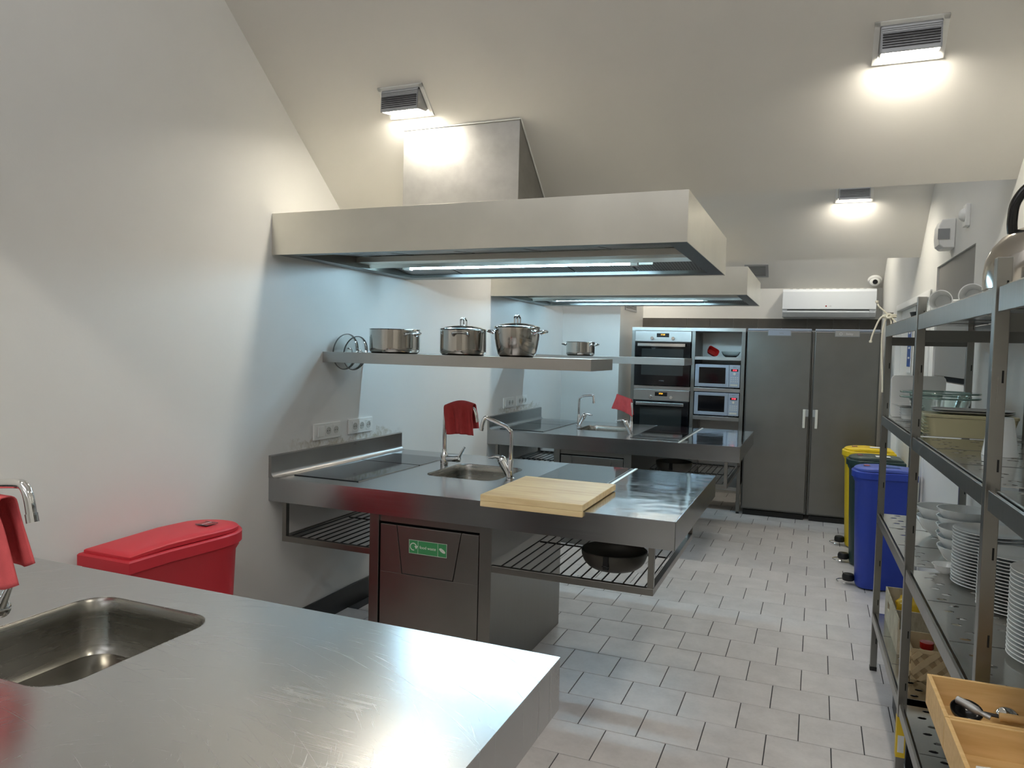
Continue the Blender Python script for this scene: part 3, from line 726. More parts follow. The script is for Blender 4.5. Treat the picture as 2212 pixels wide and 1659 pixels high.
# open compartment: red dish on its side and glass bowl
rd = thing('red_dish', 'red ceramic dish tipped on its side in the open rack compartment', 'dish', (1.575, 4.84, 1.608)); rd.rotation_euler = (1.15, .5, .3)
obj('dish_body', MB().rings([[(x*1.0, y, 0) for x, y in rrect(-.045,.045,-.03,.03,.02,4)], [(x, y, .05) for x, y in rrect(-.06,.06,-.042,.042,.025,4)], [(x, y, .05) for x, y in rrect(-.055,.055,-.037,.037,.022,4)], [(x, y, .006) for x, y in rrect(-.04,.04,-.025,.025,.018,4)]], True, True, True), 'red_ceramic', rd, smooth=True)
def bowl(name, label, cat, loc, R, h, rb, material, th=.003, n=40, group=None, rim=None):
    t = obj(name, MB().lathe([(0,0),(rb,0),(rb+.003,.004),(rb+(R-rb)*.55,h*.35),(R-.006,h*.8),(R,h),(R-th,h),(R-th-.006,h*.8),(rb+(R-rb)*.5-th,h*.38),(rb-.002,.008),(0,.007)], n), material, smooth=True)
    t.location = loc; tag(t, label, cat, group); return t
bowl('glass_bowl', 'clear glass bowl beside the red dish in the rack', 'bowl', (1.765, 4.86, 1.5665), .095, .055, .055, 'glass')

# ================================================================ FRIDGES
def fridge(label, x0, x1, handle_right, logo):
    W = x1-x0; t = thing('fridge', label, 'fridge', (x0, 4.65, 0), 0, 'tall steel fridges')
    obj('fridge_cabinet', MB().box(-.013, W+.013, .056, .68, .05, 1.834), 'steel_dark', t, .003)
    obj('fridge_door', MB().box(.001, W-.001, 0, .052, .075, 1.832), 'steel_z', t, .005)
    obj('top_cap', MB().box(0, W, .002, .68, 1.835, 1.857), 'silver_paint', t, .003)
    obj('plinth', MB().box(.01, W-.01, .03, .6, 0.0, .05), 'black', t)
    p = obj('brand_plate', MB().box(W/2-.108, W/2+.108, -.003, 0, 1.785, 1.842), 'grey_plastic', t, .001)
    obj('plate_face', MB().box(W/2-.102, W/2+.102, -.0045, -.003, 1.792, 1.840), 'silver_paint' if not logo else 'steel_matt', p)
    text('lettering', 'balay', .030 if logo else .020, (W/2+.02, -.0052, 1.814), (PI/2,0,0), 'ink_white' if logo else 'grey_plastic', p)
    if logo: obj('logo_ring', MB().lathe([(.010,-.0052),(.0135,-.0052),(.0135,-.0045),(.010,-.0045)], 20, (W/2-.055, 0, 1.814), axis='y'), 'ink_white', p)
    hx = W-.050 if handle_right else .028
    obj('door_handle', MB().box(hx, hx+.024, -.045, -.030, .905, 1.085), 'button', t, .004)
    obj('handle_mount', MB().box(hx+.002, hx+.05 if handle_right else hx+.022, -.030, 0, 1.015, 1.082) if handle_right else MB().box(hx-.022, hx+.022, -.030, 0, 1.015, 1.082), 'aluminium', t, .002)
    return t
fridge('left tall steel fridge next to the oven rack', 1.944, 2.528, True, False)
fridge('right tall steel fridge behind the coloured bins', 2.560, 3.118, False, True)

# ================================================================ AIR CONDITIONER, CAMERA, VENTS
ac = thing('air_conditioner', 'white wall air conditioner above the right fridge', 'air conditioner', (2.21, 0, 2.02))
yb_ = Y_FAR
W = .925
pr = [(yb_, 0), (yb_-.14, 0), (yb_-.195, .05), (yb_-.205, .12), (yb_-.205, .26), (yb_-.185, .295), (yb_-.12, .302), (yb_, .302)]
obj('body', MB().prism(pr, 'x', 0, W), 'ac_white', ac, .006, True)
obj('front_panel', MB().prism([(yb_-.207,.080),(yb_-.212,.085),(yb_-.212,.27),(yb_-.195,.298),(yb_-.185,.298),(yb_-.2,.26),(yb_-.2,.08)], 'x', .002, W-.002), 'ac_white', ac, .002)
obj('outlet_slot', MB().box(.05, W-.065, yb_-.2075, yb_-.198, .070, .077), 'gap', ac)
obj('air_flap', MB().prism([(yb_-.204,.068),(yb_-.2045,.05),(yb_-.16,.012),(yb_-.156,.016),(yb_-.199,.053),(yb_-.199,.068)], 'x', .052, W-.067), 'ac_white', ac, .001)
for i in range(12): obj('top_slot', MB().box(.07+i*.066, .10+i*.066, yb_-.19, yb_-.06, .3005, .3025), 'grey_plastic', ac)
text('lettering', 'LG', .020, (W/2+.018, yb_-.2125, .115), (PI/2,0,0), 'grey_plastic', ac)
obj('logo_dot', MB().lathe([(.008,-.001),(.008,0),(0,0)], 16, (W/2-.022, yb_-.2125, .115), axis='y'), 'logo_red', ac)
NS = Vector((0, -math.sin(TH), -math.cos(TH)))
dc = thing('security_camera', 'white dome security camera in the far right ceiling corner', 'camera', (3.115, 5.705, ceil_z(5.705, 2)))
dc.rotation_euler = (PI-TH, 0, 0)
obj('dome_base', MB().lathe([(0,0),(.066,0),(.070,.006),(.068,.018),(.058,.028),(0,.03)], 36), 'white_plastic', dc, smooth=True)
obj('dome_ball', MB().lathe([(.05*math.cos(a), .028+.05*math.sin(a)) for a in [i*PI/2/8 for i in range(9)]], 32), 'white_plastic', dc, smooth=True)
q = obj('camera_lens', MB().lathe([(.024,0),(.025,.020),(.020,.026),(0,.028)], 24), 'black_gloss', dc, smooth=True); q.location = (0, .024, .054); q.rotation_euler = (-.55, 0, 0)
def vent(name, label, mtx, w_, h_):
    t = thing(name, label, 'vent', (0,0,0)); t.matrix_world = mtx
    obj('frame', MB().box(0,w_,0,.02,0,.008).box(0,w_,h_-.02,h_,0,.008).box(0,.03,.02,h_-.02,0,.008).box(w_-.03,w_,.02,h_-.02,0,.008), 'aluminium', t, .001)
    obj('dark_duct', MB().box(.03, w_-.03, .02, h_-.02, 0, .001), 'gap', t)
    n = int((h_-.04)/.013)
    for i in range(n):
        y = .022+i*(h_-.044)/n; obj('slat', MB().box(.03, w_-.03, y, y+.007, .001, .006), 'grey_plastic', t)
    return t
ys = Vector((0, math.cos(TH), -math.sin(TH)))
def frame_m(o, x, y):
    x = Vector(x).normalized(); y = Vector(y).normalized(); z = x.cross(y); m_ = Matrix((x, y, z)).transposed().to_4x4(); m_.translation = o; return m_
vent('ceiling_vent', 'louvred vent set in the far ceiling slope beside the far hood', frame_m(Vector((2.054, 5.515, ceil_z(5.515, 2))), (-1,0,0), ys), .25, .19)
vent('wall_vent', 'small dark vent on the wall return above the oven rack', frame_m(Vector((.6394, 4.88, 2.05)), (0,1,0), (0,0,1)), .54, .16)

# ================================================================ RIGHT WALL THINGS
def rw(y, z, d=0): return (3.335-RA*y-d, y, z)
t = thing('hand_dispenser', 'white box with rounded edges on the right wall above the hatch', 'dispenser', rw(1.95, 2.235), RA)
obj('body', MB().prism([(0,.0),(-.06,.0),(-.082,.02),(-.088,.06),(-.085,.13),(-.07,.165),(0,.17)], 'y', -.06, .10), 'white_plastic', t, .006, True)
obj('clip', MB().box(-.09, -.03, -.064, -.060, .05, .11), 'grey_plastic', t)
t = thing('wall_sensor', 'small white sensor on the right wall near the ceiling edge', 'sensor', rw(1.54, 2.30), RA)
obj('back_box', MB().box(-.022, 0, -.03, .05, 0, .115), 'white_plastic', t, .003)
obj('lens_cover', MB().lathe([(0,-.05),(.02,-.046),(.032,-.034),(.036,-.022)], 20, (0, .01, .062), axis='x'), 'white_plastic', t, smooth=True)
t = thing('door_sign', 'narrow blue and white notice on the white door', 'sign', rw(3.74, 1.50, -.026), RA)
obj('sheet', MB().box(-.004, 0, -.11, .11, -.02, .42), 'paper', t)
obj('blue_print', MB().box(-.005, -.004, -.10, .10, .03, .41), 'blue_sign', t)
for k, (z, s_) in enumerate(((.36,.05),(.30,.04),(.22,.03),(.18,.03),(.10,.045))): 
    obj('print_line', MB().box(-.0056, -.005, -.05, .05, z-.006, z+.008), 'ink_white', t)

# ================================================================ BINS
def lid_outline(L, W, inset=0, n=14, flip=False):
    """wavy D outline: straight back (x=0), rounded step end (y=L)"""
    i = inset; pts = [(i, i), (i, L*.55), (i+.004, L*.72)]
    pts += [(W*.5-(W*.5-i)*math.cos(a), L*.74+(L*.26-i)*math.sin(a)) for a in [PI*k/n for k in range(1, n)]]
    pts += [(W-i, L*.70), (W-.012-i, L*.5), (W-.028-i, L*.30), (W-.030-i, L*.15), (W-.030-i, i)]
    return [(W-x, y) for x, y in pts] if flip else pts
def bin_(label, loc, rz, L, W, H, mb_, ml, mirror=False, logo=True):
    t = thing('step_bin', label, 'bin', loc, rz, 'coloured step bins'); 
    def lo(ins, z, taper=0):
        s = 1-taper; return [((x-W/2)*s+W/2, (y-L/2)*s+L/2, z) for x, y in lid_outline(L, W, ins, 14, mirror)]
    obj('bin_body', MB().rings([lo(.03,.012,.14), lo(.025,.03,.13), lo(.022,H*.5,.07), lo(.02,H-.09,.02), lo(.012,H-.07), lo(.012,H-.045)], True, True, True), mb_, t, smooth=True)
    obj('rim', MB().rings([lo(.0,H-.052), lo(.0,H-.012), lo(.005,H-.006), lo(.014,H-.006)], True, True, True), mb_, t, smooth=True)
    cr = lambda ins, z, k: [(x, y, z+k*math.sin(PI*min(1,max(0,y/L)))) for x, y, _ in lo(ins, z)]
    obj('lid', MB().rings([cr(.016,H-.006,.004), cr(.016,H+.004,.010), cr(.022,H+.008,.012), cr(.05,H+.011,.014)], True, True, True), ml, t, smooth=True)
    for y in (() if mirror else (L*.25, L*.6)): obj('hinge', MB().box(-.004, .008, y, y+.035, H-.010, H+.006), 'black', t, .002)
    if logo:
        b = obj('badge', MB().box(W*.42, W*.62, L*.72, L*.80, H+.0225, H+.024), 'logo_red', t, .001)
        obj('badge_edge', MB().box(W*.41, W*.63, L*.71, L*.72, H+.0225, H+.024).box(W*.41, W*.63, L*.80, L*.81, H+.0225, H+.024), 'ink_dark', b)
        text('lettering', 'Rubbermaid', W*.035, (W*.52, L*.76, H+.0245), (0,0,-PI/2), 'ink_white', b)
    pd = obj('pedal', MB().lathe([(0,.030),(.036,.030),(.040,.036),(.040,.060),(.034,.075),(0,.080)], 20, (W*.5, L-.01, 0)), 'black', t, smooth=True)
    obj('pedal_hoop', MB().tube([(W*.5+.055*math.cos(a), L+.01+.055*math.sin(a), .022) for a in [PI*k/12 for k in range(13)]], .0035, 8), 'chrome', pd, smooth=True)
    return t
rb = bin_('tall red step bin along the left wall between two islands', (.028, -1.09, 0), 0, .64, .30, .785, 'bin_red', 'bin_red')
for lab, y, a, b in (('blue step bin, nearest of the row behind the shelving', 2.49, 'bin_blue', 'lid_blue'), ('dark green step bin between the blue and the yellow one', 3.09, 'bin_green', 'lid_green'), ('yellow step bin, farthest of the row by the fridge', 3.66, 'bin_yellow', 'bin_yellow')):
    xw = 3.335-RA*y-.035
    bn = bin_(lab, (xw, y, 0), PI/2+RA, .40, .31, .825, a, b, True)
    if a != 'bin_green': obj('lid_label', MB().box(.10, .19, .10, .19, .8495, .8505), 'paper' if a == 'bin_yellow' else 'blue_sign', bn)
    else: obj('lid_label', MB().box(.06, .15, .10, .20, .8495, .8505), 'paper', bn)

# ================================================================ SHELVING ALONG THE RIGHT WALL
AX, AY = 2.897, 1.137; SA = .0226
DU = Vector((SA, -1, 0)).normalized(); DV = Vector((1, SA, 0)).normalized()
def SP(t, s, z=0): p = Vector((AX, AY, 0))+DU*t+DV*s; return (p.x, p.y, z)
SROT = math.atan2(DU.y, DU.x)+PI/2         # local +y = towards the far end
LEV = (.30, .81, 1.305, 1.755); SD = .385
def shelf_plate(w_, L_, nx=3):
    """perforated sheet w_ x L_ with a grid of round holes"""
    mb = MB(); ny = max(1, int(round(L_/.062))); cx, cy = w_/nx, L_/ny; r = .0125; q = 8
    for i in range(nx):
        for j in range(ny):
            x0, y0 = i*cx, j*cy; ox, oy = x0+cx/2+(.012 if j % 2 else -.012), y0+cy/2
            ring = [(ox+r*1.25*math.cos(2*PI*k/q+PI/8), oy+r*.85*math.sin(2*PI*k/q+PI/8), 0) for k in range(q)]
            bx = [(x0+cx,y0+cy/2,0),(x0+cx,y0+cy,0),(x0+cx/2,y0+cy,0),(x0,y0+cy,0),(x0,y0+cy/2,0),(x0,y0,0),(x0+cx/2,y0,0),(x0+cx,y0,0)]
            # ring k at angle 22.5+45k sits between bx[k] and bx[k+1]
            fs = [(k, 8+k, 8+(k-1) % 8) for k in range(8)]+[(k, (k+1) % 8, 8+k) for k in range(8)]
            mb.add(bx+ring, fs)
    return mb
def unit(label, t0, t1, posts):
    u = thing('shelving_unit', label, 'shelving', SP(t1, 0), SROT, 'steel shelving along the right wall'); L_ = t1-t0; P = .030
    for tt in posts:
        for s in (0, SD-P):
            y = t1-tt
            o = obj('post', MB().box(s, s+P, y-P if tt == t0 else y, y if tt == t0 else y+P, .02, 1.82), 'steel_frame', u, .0015)
            yc = y-P/2 if tt == t0 else y+P/2
            for k in range(9):
                z = .14+k*.20; obj('slot', MB().box(s+.020, s+.024, yc-P/2-.0006, yc-P/2, z, z+.028), 'gap', o)
            obj('foot', MB().box(s-.001, s+P+.001, yc-P/2-.001, yc+P/2+.001, 0, .02), 'black', u)
        for z in (1.655,):
            yc = (t1-tt)+(-P/2 if tt == t0 else P/2)
            obj('end_rail', MB().box(P, SD-P, yc-.006, yc+.006, z, z+.042), 'steel_dark', u, .001)
            obj('end_rail', MB().box(P, SD-P, yc-.006, yc+.006, .20, .225), 'steel_dark', u, .001)
    a = P if t1 in posts else .0
    a, b = (P if t1 in posts else 0), L_-P
    for z in LEV:
        sh_ = obj('shelf_tray', shelf_plate(SD-.03, b-a-.004).xf(lambda p: p+Vector((.015, a+.002, z))), 'steel_shelf', u)
        s_ = sh_.modifiers.new('t', 'SOLIDIFY'); s_.thickness = .002; s_.offset = -1
        obj('tray_lip', MB().box(.012, .0155, a+.002, b-.002, z-.018, z+.004), 'steel_shelf', sh_)
        h = .045 if z < 1.6 else .055
        obj('front_rail', MB().box(.0, .008, a, b, z-.003-h, z-.003), 'steel_frame', u, .001)
        obj('back_rail', MB().box(SD-.008, SD, a, b, z-.003-h, z-.003), 'steel_frame', u, .001)
        for k in range(1, 3):
            y = a+(b-a)*k/3; obj('tray_joint', MB().box(.0155, SD-.0155, y-.001, y+.001, z-.004, z+.0008), 'steel_dark', sh_)
    return u
unit('far steel shelving unit beside the blue bin', 0, 1.062, (0, 1.062))
unit('middle steel shelving unit carrying plates and bamboo trays', 1.062, 2.230, (2.230,))
unit('near steel shelving unit cut off by the right edge', 2.230, 3.35, (3.35,))
# yellow label tape on the middle front post
o = obj('tape_label', MB().box(-.0012, .0305, -.0012, -.0006, .08, .235).box(-.0012, -.0006, -.0006, .03, .08, .235), 'yellow_tape'); o.location = SP(1.062, 0); o.rotation_euler = (0,0,SROT)
tag(o, 'yellow tape with a white slip low on the second shelving post', 'tape')
k = obj('paper_slip', MB().box(.004, .026, -.0022, -.0012, .10, .165), 'paper', o)

# white cord knotted round the far post top
kx, ky = 2.905, 1.118
rp = MB()
def rope(pts, r=.0042): rp.tube(smooth_path(pts, 5), r, 7)
rope([(2.852,1.10,1.862),(2.862,1.098,1.846),(2.874,1.096,1.835),(2.890,1.10,1.820),(2.905,1.10,1.806)])
rope([(2.905,1.10,1.800),(2.880,1.095,1.800),(2.862,1.09,1.780),(2.845,1.09,1.735),(2.834,1.09,1.700),(2.829,1.09,1.672)])
rope([(2.910,1.10,1.803),(2.925,1.095,1.785),(2.938,1.09,1.77),(2.958,1.09,1.752)])
rope([(2.900,1.10,1.798),(2.888,1.10,1.77),(2.881,1.10,1.72),(2.880,1.10,1.66),(2.884,1.10,1.58),(2.890,1.10,1.50),(2.893,1.10,1.42)])
rope([(2.905,1.10,1.80),(2.915,1.10,1.78),(2.920,1.10,1.75)])
for z in (1.797, 1.805): rope([(kx-.022+.0*z, ky+.03, z),(kx-.022, ky-.02, z),(kx+.028, ky-.02, z+.002),(kx+.03, ky+.03, z),(kx-.022, ky+.03, z)])
rope([(2.895,1.09,1.800),(2.903,1.085,1.810),(2.914,1.085,1.806),(2.912,1.085,1.796),(2.900,1.085,1.792),(2.894,1.09,1.800)], .006)
o = obj('cord', rp, 'rope', smooth=True); tag(o, 'white cord knotted round the top of the far shelving post', 'cord')
for e in ((2.829,1.09,1.667),(2.850,1.10,1.866)): obj('cord_end', MB().lathe([(0,0),(.006,.0),(.008,.006),(.006,.012),(0,.012)], 10, e), 'rope', o, smooth=True)

# ---- things on the second shelf (z 1.305)
Z3 = 1.3055
ws = obj('white_tray', MB().rings([[(x, 0, z) for x, z in rrect(0,.235,0,.205,.02,4)], [(x, .012, z) for x, z in rrect(0,.235,0,.205,.02,4)]]), 'porcelain', bevel=.002)
ws.location = (2.925, 1.02, Z3); ws.rotation_euler = (-.05, 0, 0); tag(ws, 'glossy white tray standing upright at the far shelf end', 'tray')
for i in range(4):
    bowl('small_bowl', 'small white bowl of the nested stack beside the upright white tray', 'bowl', (2.992, .80, Z3+.0105*i), .048, .030, .025, 'porcelain', group='nested small bowls')
o = obj('square_dish', MB().rings([[(x,y,0) for x,y in rrect(-.03,.03,-.03,.03,.01,3)], [(x,y,.012) for x,y in rrect(-.055,.055,-.055,.055,.012,3)], [(x,y,.012) for x,y in rrect(-.05,.05,-.05,.05,.012,3)], [(x,y,.003) for x,y in rrect(-.03,.03,-.03,.03,.01,3)]]), 'porcelain', smooth=True)
o.location = (2.975, .80, Z3+.063); o.rotation_euler = (0,0,.2); tag(o, 'small square white dish resting on the stack of small bowls', 'dish')
def glass_dish(label, z, zb_, Rx=.152):
    t = thing('glass_casserole', label, 'bowl', (3.080, .62, z), 0, 'nested glass casseroles')
    def el(a, b, z_): return [(a*math.cos(2*PI*i/44), b*math.sin(2*PI*i/44), z_) for i in range(44)]
    h = .118
    obj('glass_body', MB().rings([el(.075,.085,0), el(.085,.095,.006), el(.118,.13,h), el(.114,.126,h), el(.082,.092,.011), el(.072,.082,.007)]), 'glass', t, smooth=True)
    obj('glass_rim', MB().rings([el(.116,.128,h), el(Rx,Rx,h), el(Rx+.003,Rx+.003,h+.004), el(Rx,Rx,h+.008), el(.116,.128,h+.007), el(.116,.128,h)], True, False, False), 'glass_edge', t, smooth=True, label='thick greenish glass rim')
    return t
glass_dish('lower glass casserole with a wide greenish rim', Z3, 0)
glass_dish('upper glass casserole nested in the other one', Z3+.021, 0)
cbx = thing('cream_container', 'cream plastic container on the second shelf behind the post', 'container', (2.965, .10, Z3))
obj('tub', MB().rings([[(x,y,0) for x,y in rrect(.015,.285,0,.17,.03,5)], [(x,y,.05) for x,y in rrect(.005,.295,-.005,.175,.03,5)], [(x,y,.070) for x,y in rrect(0,.30,-.01,.18,.03,5)]]), 'cream_box', cbx, smooth=True)
obj('lid', MB().rings([[(x,y,.071) for x,y in rrect(-.003,.303,-.013,.183,.032,5)], [(x,y,.082) for x,y in rrect(-.003,.303,-.013,.183,.032,5)]]), 'cream_box', cbx, .002)
for i in range(5): obj('ridge', MB().box(-.002, .02, .01, .16, .008+i*.012, .013+i*.012), 'cream_box', cbx, .002)
for i in range(2):
    o = obj('grey_platter', MB().rings([[(x,y,0) for x,y in rrect(.02,.24,.02,.14,.03,5)], [(x,y,.008) for x,y in rrect(0,.26,0,.16,.04,5)], [(x,y,.010) for x,y in rrect(0,.26,0,.16,.04,5)], [(x,y,.004) for x,y in rrect(.02,.24,.02,.14,.03,5)]]), 'grey_tray', smooth=True)
    o.location = (3.000, .11, Z3+.0835+i*.0075); tag(o, ('lower' if i == 0 else 'upper')+' grey platter on top of the cream container', 'platter', 'grey platters')
def mug(label, loc, R=.042, h=.10, rz=0, up=True, col='porcelain'):
    t = thing('mug', label, 'mug', loc, rz, 'white mugs')
    pf = [(0,0),(R*.62,0),(R*.68,.004),(R,h),(R-.003,h),(R*.66-.001,.008),(0,.007)] if up else [(0,h),(R*.62,h),(R*.68,h-.004),(R,0),(R-.003,0),(R*.66-.001,h-.008),(0,h-.007)]
    obj('cup', MB().lathe(pf, 32), col, t, smooth=True)
    obj('handle', MB().tube(smooth_path([(-R*.8,0,h*.62),(-R-.020,0,h*.66),(-R-.026,0,h*.45),(-R-.020,0,h*.25),(-R*.85,0,h*.26)], 4), .0052, 8), col, t, smooth=True)
    return t
mug('white mug upside down on the second shelf, right of the post', (3.105, -.42, Z3), .048, .115, .9, False)
mug('white mug upside down farther right, cut off by the edge', (3.20, -.55, Z3), .048, .115, .8, False)

# ---- top shelf
Z4 = 1.7565
def SPz(x, y, z): return (x, y, z)
kt = thing('kettle', 'big steel kettle with black arched handle on the top shelf', 'kettle', (3.085, -.92, Z4))
obj('kettle_body', MB().lathe([(0,0),(.128,0),(.134,.006),(.134,.045),(.130,.075),(.118,.105),(.098,.130),(.072,.147),(.045,.156),(.042,.158),(0,.160)], 56), 'pot_steel', kt, smooth=True)
ld = obj('lid', MB().lathe([(.044,.157),(.042,.163),(.02,.168),(0,.169)], 32), 'pot_steel', kt, smooth=True)
obj('lid_knob', MB().lathe([(0,.168),(.012,.168),(.012,.175),(.024,.180),(.026,.192),(.018,.200),(0,.202)], 24), 'black_gloss', ld, smooth=True)
obj('handle', MB().tube(smooth_path([(-.078,0,.140),(-.080,0,.17),(-.074,0,.215),(-.045,0,.255),(0,0,.268),(.045,0,.255),(.074,0,.215),(.080,0,.17),(.078,0,.140)], 5), .0115, 12), 'black_gloss', kt, smooth=True)
obj('spout', MB().tube([(.0,.115,.075),(.0,.150,.110),(.0,.165,.135)], [.022,.016,.013], 14), 'pot_steel', kt, smooth=True)
for i, (x, y, lab) in enumerate(((2.995, .02, 'white mug lying near the middle of the top shelf, left one'), (3.050, -.22, 'white mug on the top shelf between the other mug and the kettle'))):
    t = mug(lab, (x, y, Z4+.043), .038, .075, 0); t.rotation_euler = (PI/2, PI, -.25); t.location.z = Z4+.0395
def pan(label, x, y, z, R=.11):
    t = thing('frying_pan', label, 'pan', (x, y, z), 0, 'black pans on the top shelf')
    obj('pan_body', MB().lathe([(0,0),(R-.025,0),(R-.01,.012),(R,.042),(R-.004,.042),(R-.014,.014),(R-.027,.004),(0,.004)], 36), 'black', t, smooth=True)
    obj('handle', MB().tube([(R*.6,R*.7,.036),(R*.9,R*1.5,.05)], .009, 8), 'black', t, smooth=True)
pan('black pan near the far end of the top shelf', 3.08, .72, Z4, .12)
pan('black pan behind the mugs on the top shelf', 3.125, .36, Z4, .105)

# ---- third level: bowls and plates (z .81)
Z2 = .8105
def big_bowl(label, x, y, z, R=.105, h=.075): return bowl('serving_bowl', label, 'bowl', (x, y, z), R, h, R*.42, 'porcelain', .004, 44, 'white serving bowls')
for i in range(2): big_bowl(('lower','upper')[i]+' large white bowl of the farthest stack', 3.135, .70, Z2+.045*i, .115, .085)
for i in range(4): big_bowl(('lowest','second','third','topmost')[i]+' white bowl of the middle bowl stack', 3.165, .44, Z2+.034*i, .100, .072)
for i in range(3): big_bowl(('lowest','middle','topmost')[i]+' white bowl of the nearest bowl stack', 3.135, .195, Z2+.036*i, .098, .072)
def plates(n, x, y, R, label, top, group, dz=.0108, square=False):
    base = None
    for i in range(n):
        if base is None:
            if square: mb = MB().rings([[(a,b,0) for a,b in rrect(-R*.6,R*.6,-R*.6,R*.6,.012,3)], [(a,b,.010) for a,b in rrect(-R,R,-R,R,.014,3)], [(a,b,.013) for a,b in rrect(-R,R,-R,R,.014,3)], [(a,b,.004) for a,b in rrect(-R*.6,R*.6,-R*.6,R*.6,.012,3)]])
            else: mb = MB().lathe([(0,0),(R*.58,0),(R*.62,.003),(R,.0135),(R+.001,.0150),(R-.001,.0162),(R*.64,.0075),(0,.0055)], 40)
            o = base = obj('plate', mb, 'porcelain', smooth=True)
        else: o = base.copy(); COL.objects.link(o)
        o.location = (x, y, Z2+i*dz); o.rotation_euler = (0,0,0 if square else i*.3)
        tag(o, top if i == n-1 else label, 'plate', group)
plates(18, 3.165, -.08, .118, 'white plate in the tall stack just left of the third post', 'topmost plate of the tall stack just left of the third post', 'plates in the stack left of the post')
plates(17, 3.185, -.335, .105, 'white plate in the stack half hidden by the third post', 'topmost plate of the stack half hidden by the third post', 'plates in the stack behind the post', .0106)
plates(16, 3.275-.02, -.50-.06, .090, 'square white plate in the stack right of the third post', 'topmost square plate of the stack right of the third post', 'square plates', .0125, True)
plates(21, 3.195, -.76, .118, 'white plate in the nearest stack at the right edge', 'topmost plate of the nearest stack at the right edge', 'plates in the nearest stack', .0112)
o = bowl('small_bowl', 'small white bowl tipped in front of the tall plate stack', 'bowl', (3.02+.03, .055, Z2), .045, .032, .02, 'porcelain')

# ---- lowest level (z .30)
Z1 = .3005
ct = thing('carton_box', 'mottled cardboard carrier box with hand holes on the lowest shelf', 'box', (2.958, .56, Z1), .02)
H_, L_, W_ = .155, .50, .24
def panel_with_slot(mb, L, H, x0, x1, s0, s1, z0, z1):
    mb.box(x0, x1, 0, s0, 0, H).box(x0, x1, s1, L, 0, H).box(x0, x1, s0, s1, 0, z0).box(x0, x1, s0, s1, z1, H)
mb = MB(); panel_with_slot(mb, L_, H_, 0, .006, .33, .40, .075, .115)
obj('side_panel', mb, 'carton', ct)
mb = MB(); panel_with_slot(mb, L_, H_, W_-.006, W_, .33, .40, .075, .115)
obj('side_panel', mb, 'carton', ct)
obj('end_panel', MB().box(.006, W_-.006, 0, .006, 0, .11), 'carton', ct); obj('end_panel', MB().box(.006, W_-.006, L_-.006, L_, 0, H_), 'carton', ct)
obj('bottom_panel', MB().box(.006, W_-.006, .006, L_-.006, 0, .005), 'carton', ct)
obj('divider', MB().box(.006, W_-.006, .245, .251, .005, .12), 'carton', ct)
# yellow bag in it
rnd = random.Random(9); mb = MB(); rs = []
for j in range(9):
    a = PI*j/8; ring = []
    for i in range(22):
        b = 2*PI*i/22; r_ = math.sin(a)*(1+.16*math.sin(3*b+j)+.10*math.sin(7*b+2*j)+rnd.uniform(-.06,.06)); ring.append((.075*r_*math.cos(b), .085*r_*math.sin(b), -.085*math.cos(a)*(1+.08*math.sin(2*b))))
    rs.append(ring)
mb.rings(rs); o = obj('plastic_bag', mb, 'yellow_bag', smooth=True); o.location = (3.065, .925, Z1+.095); tag(o, 'crumpled yellow plastic bag sticking out of the cardboard box', 'bag')
# woven basket
bk = thing('woven_basket', 'woven chip wood basket on the lowest shelf behind the second post', 'basket', (2.985, .30, Z1), .02)
bw, bl_, bh = .25, .22, .125
obj('basket_wall', MB().box(0, bw, 0, .004, 0, bh).box(0, bw, bl_-.004, bl_, 0, bh).box(0, .004, .004, bl_-.004, 0, bh).box(bw-.004, bw, .004, bl_-.004, 0, bh).box(.004, bw-.004, .004, bl_-.004, 0, .004), 'basket_strip', bk)
obj('basket_rim', MB().box(-.004, bw+.004, -.004, 0, bh-.012, bh+.004).box(-.004, 0, 0, bl_, bh-.012, bh+.004), 'basket_strip', bk, .001)
def strips(face, W_, H_):
    n = 0
    for i in range(int(W_/.030)+1):
        for j in range(int(H_/.030)+1):
            a, z = .015+i*.030, .013+j*.030
            if a > W_-.006 or z > H_-.006: continue
            g_ = 1 if (i+j) % 2 else -1; th = g_*PI/4; hl, hw = .0235, .0115
            u = (math.cos(th), math.sin(th)); v_ = (-u[1], u[0])
            P_ = [(min(W_, max(0, a+u[0]*p+v_[0]*q)), min(H_, max(0, z+u[1]*p+v_[1]*q))) for p, q in ((-hl,-hw),(hl,-hw),(hl,hw),(-hl,hw))]
            d = -.0065 if g_ > 0 else -.0035
            obj('strip', MB().prism(P_, face, d, 0), 'basket_strip' if g_ > 0 else 'basket_strip_dark', bk, .0005)
strips('y', bw, bh); strips('x', bl_, bh)
t = thing('spice_jar', 'glass jar with red lid in the woven basket', 'jar', (3.05, .40, Z1+.004))
obj('jar_glass', MB().lathe([(0,0),(.026,0),(.028,.004),(.028,.085),(.022,.098),(0,.098)], 24), 'cream_box', t, smooth=True)
obj('lid', MB().lathe([(0,.098),(.025,.098),(.026,.102),(.026,.124),(0,.126)], 24), 'red_ceramic', t, smooth=True)
t = thing('spice_jar', 'small jar with black lid beside the red lidded one', 'jar', (3.13, .40, Z1+.004))
obj('jar_glass', MB().lathe([(0,0),(.022,0),(.024,.004),(.024,.080),(.02,.090),(0,.090)], 24), 'cream_box', t, smooth=True)
obj('lid', MB().lathe([(0,.09),(.021,.09),(.022,.094),(.022,.112),(0,.113)], 24), 'black', t, smooth=True)
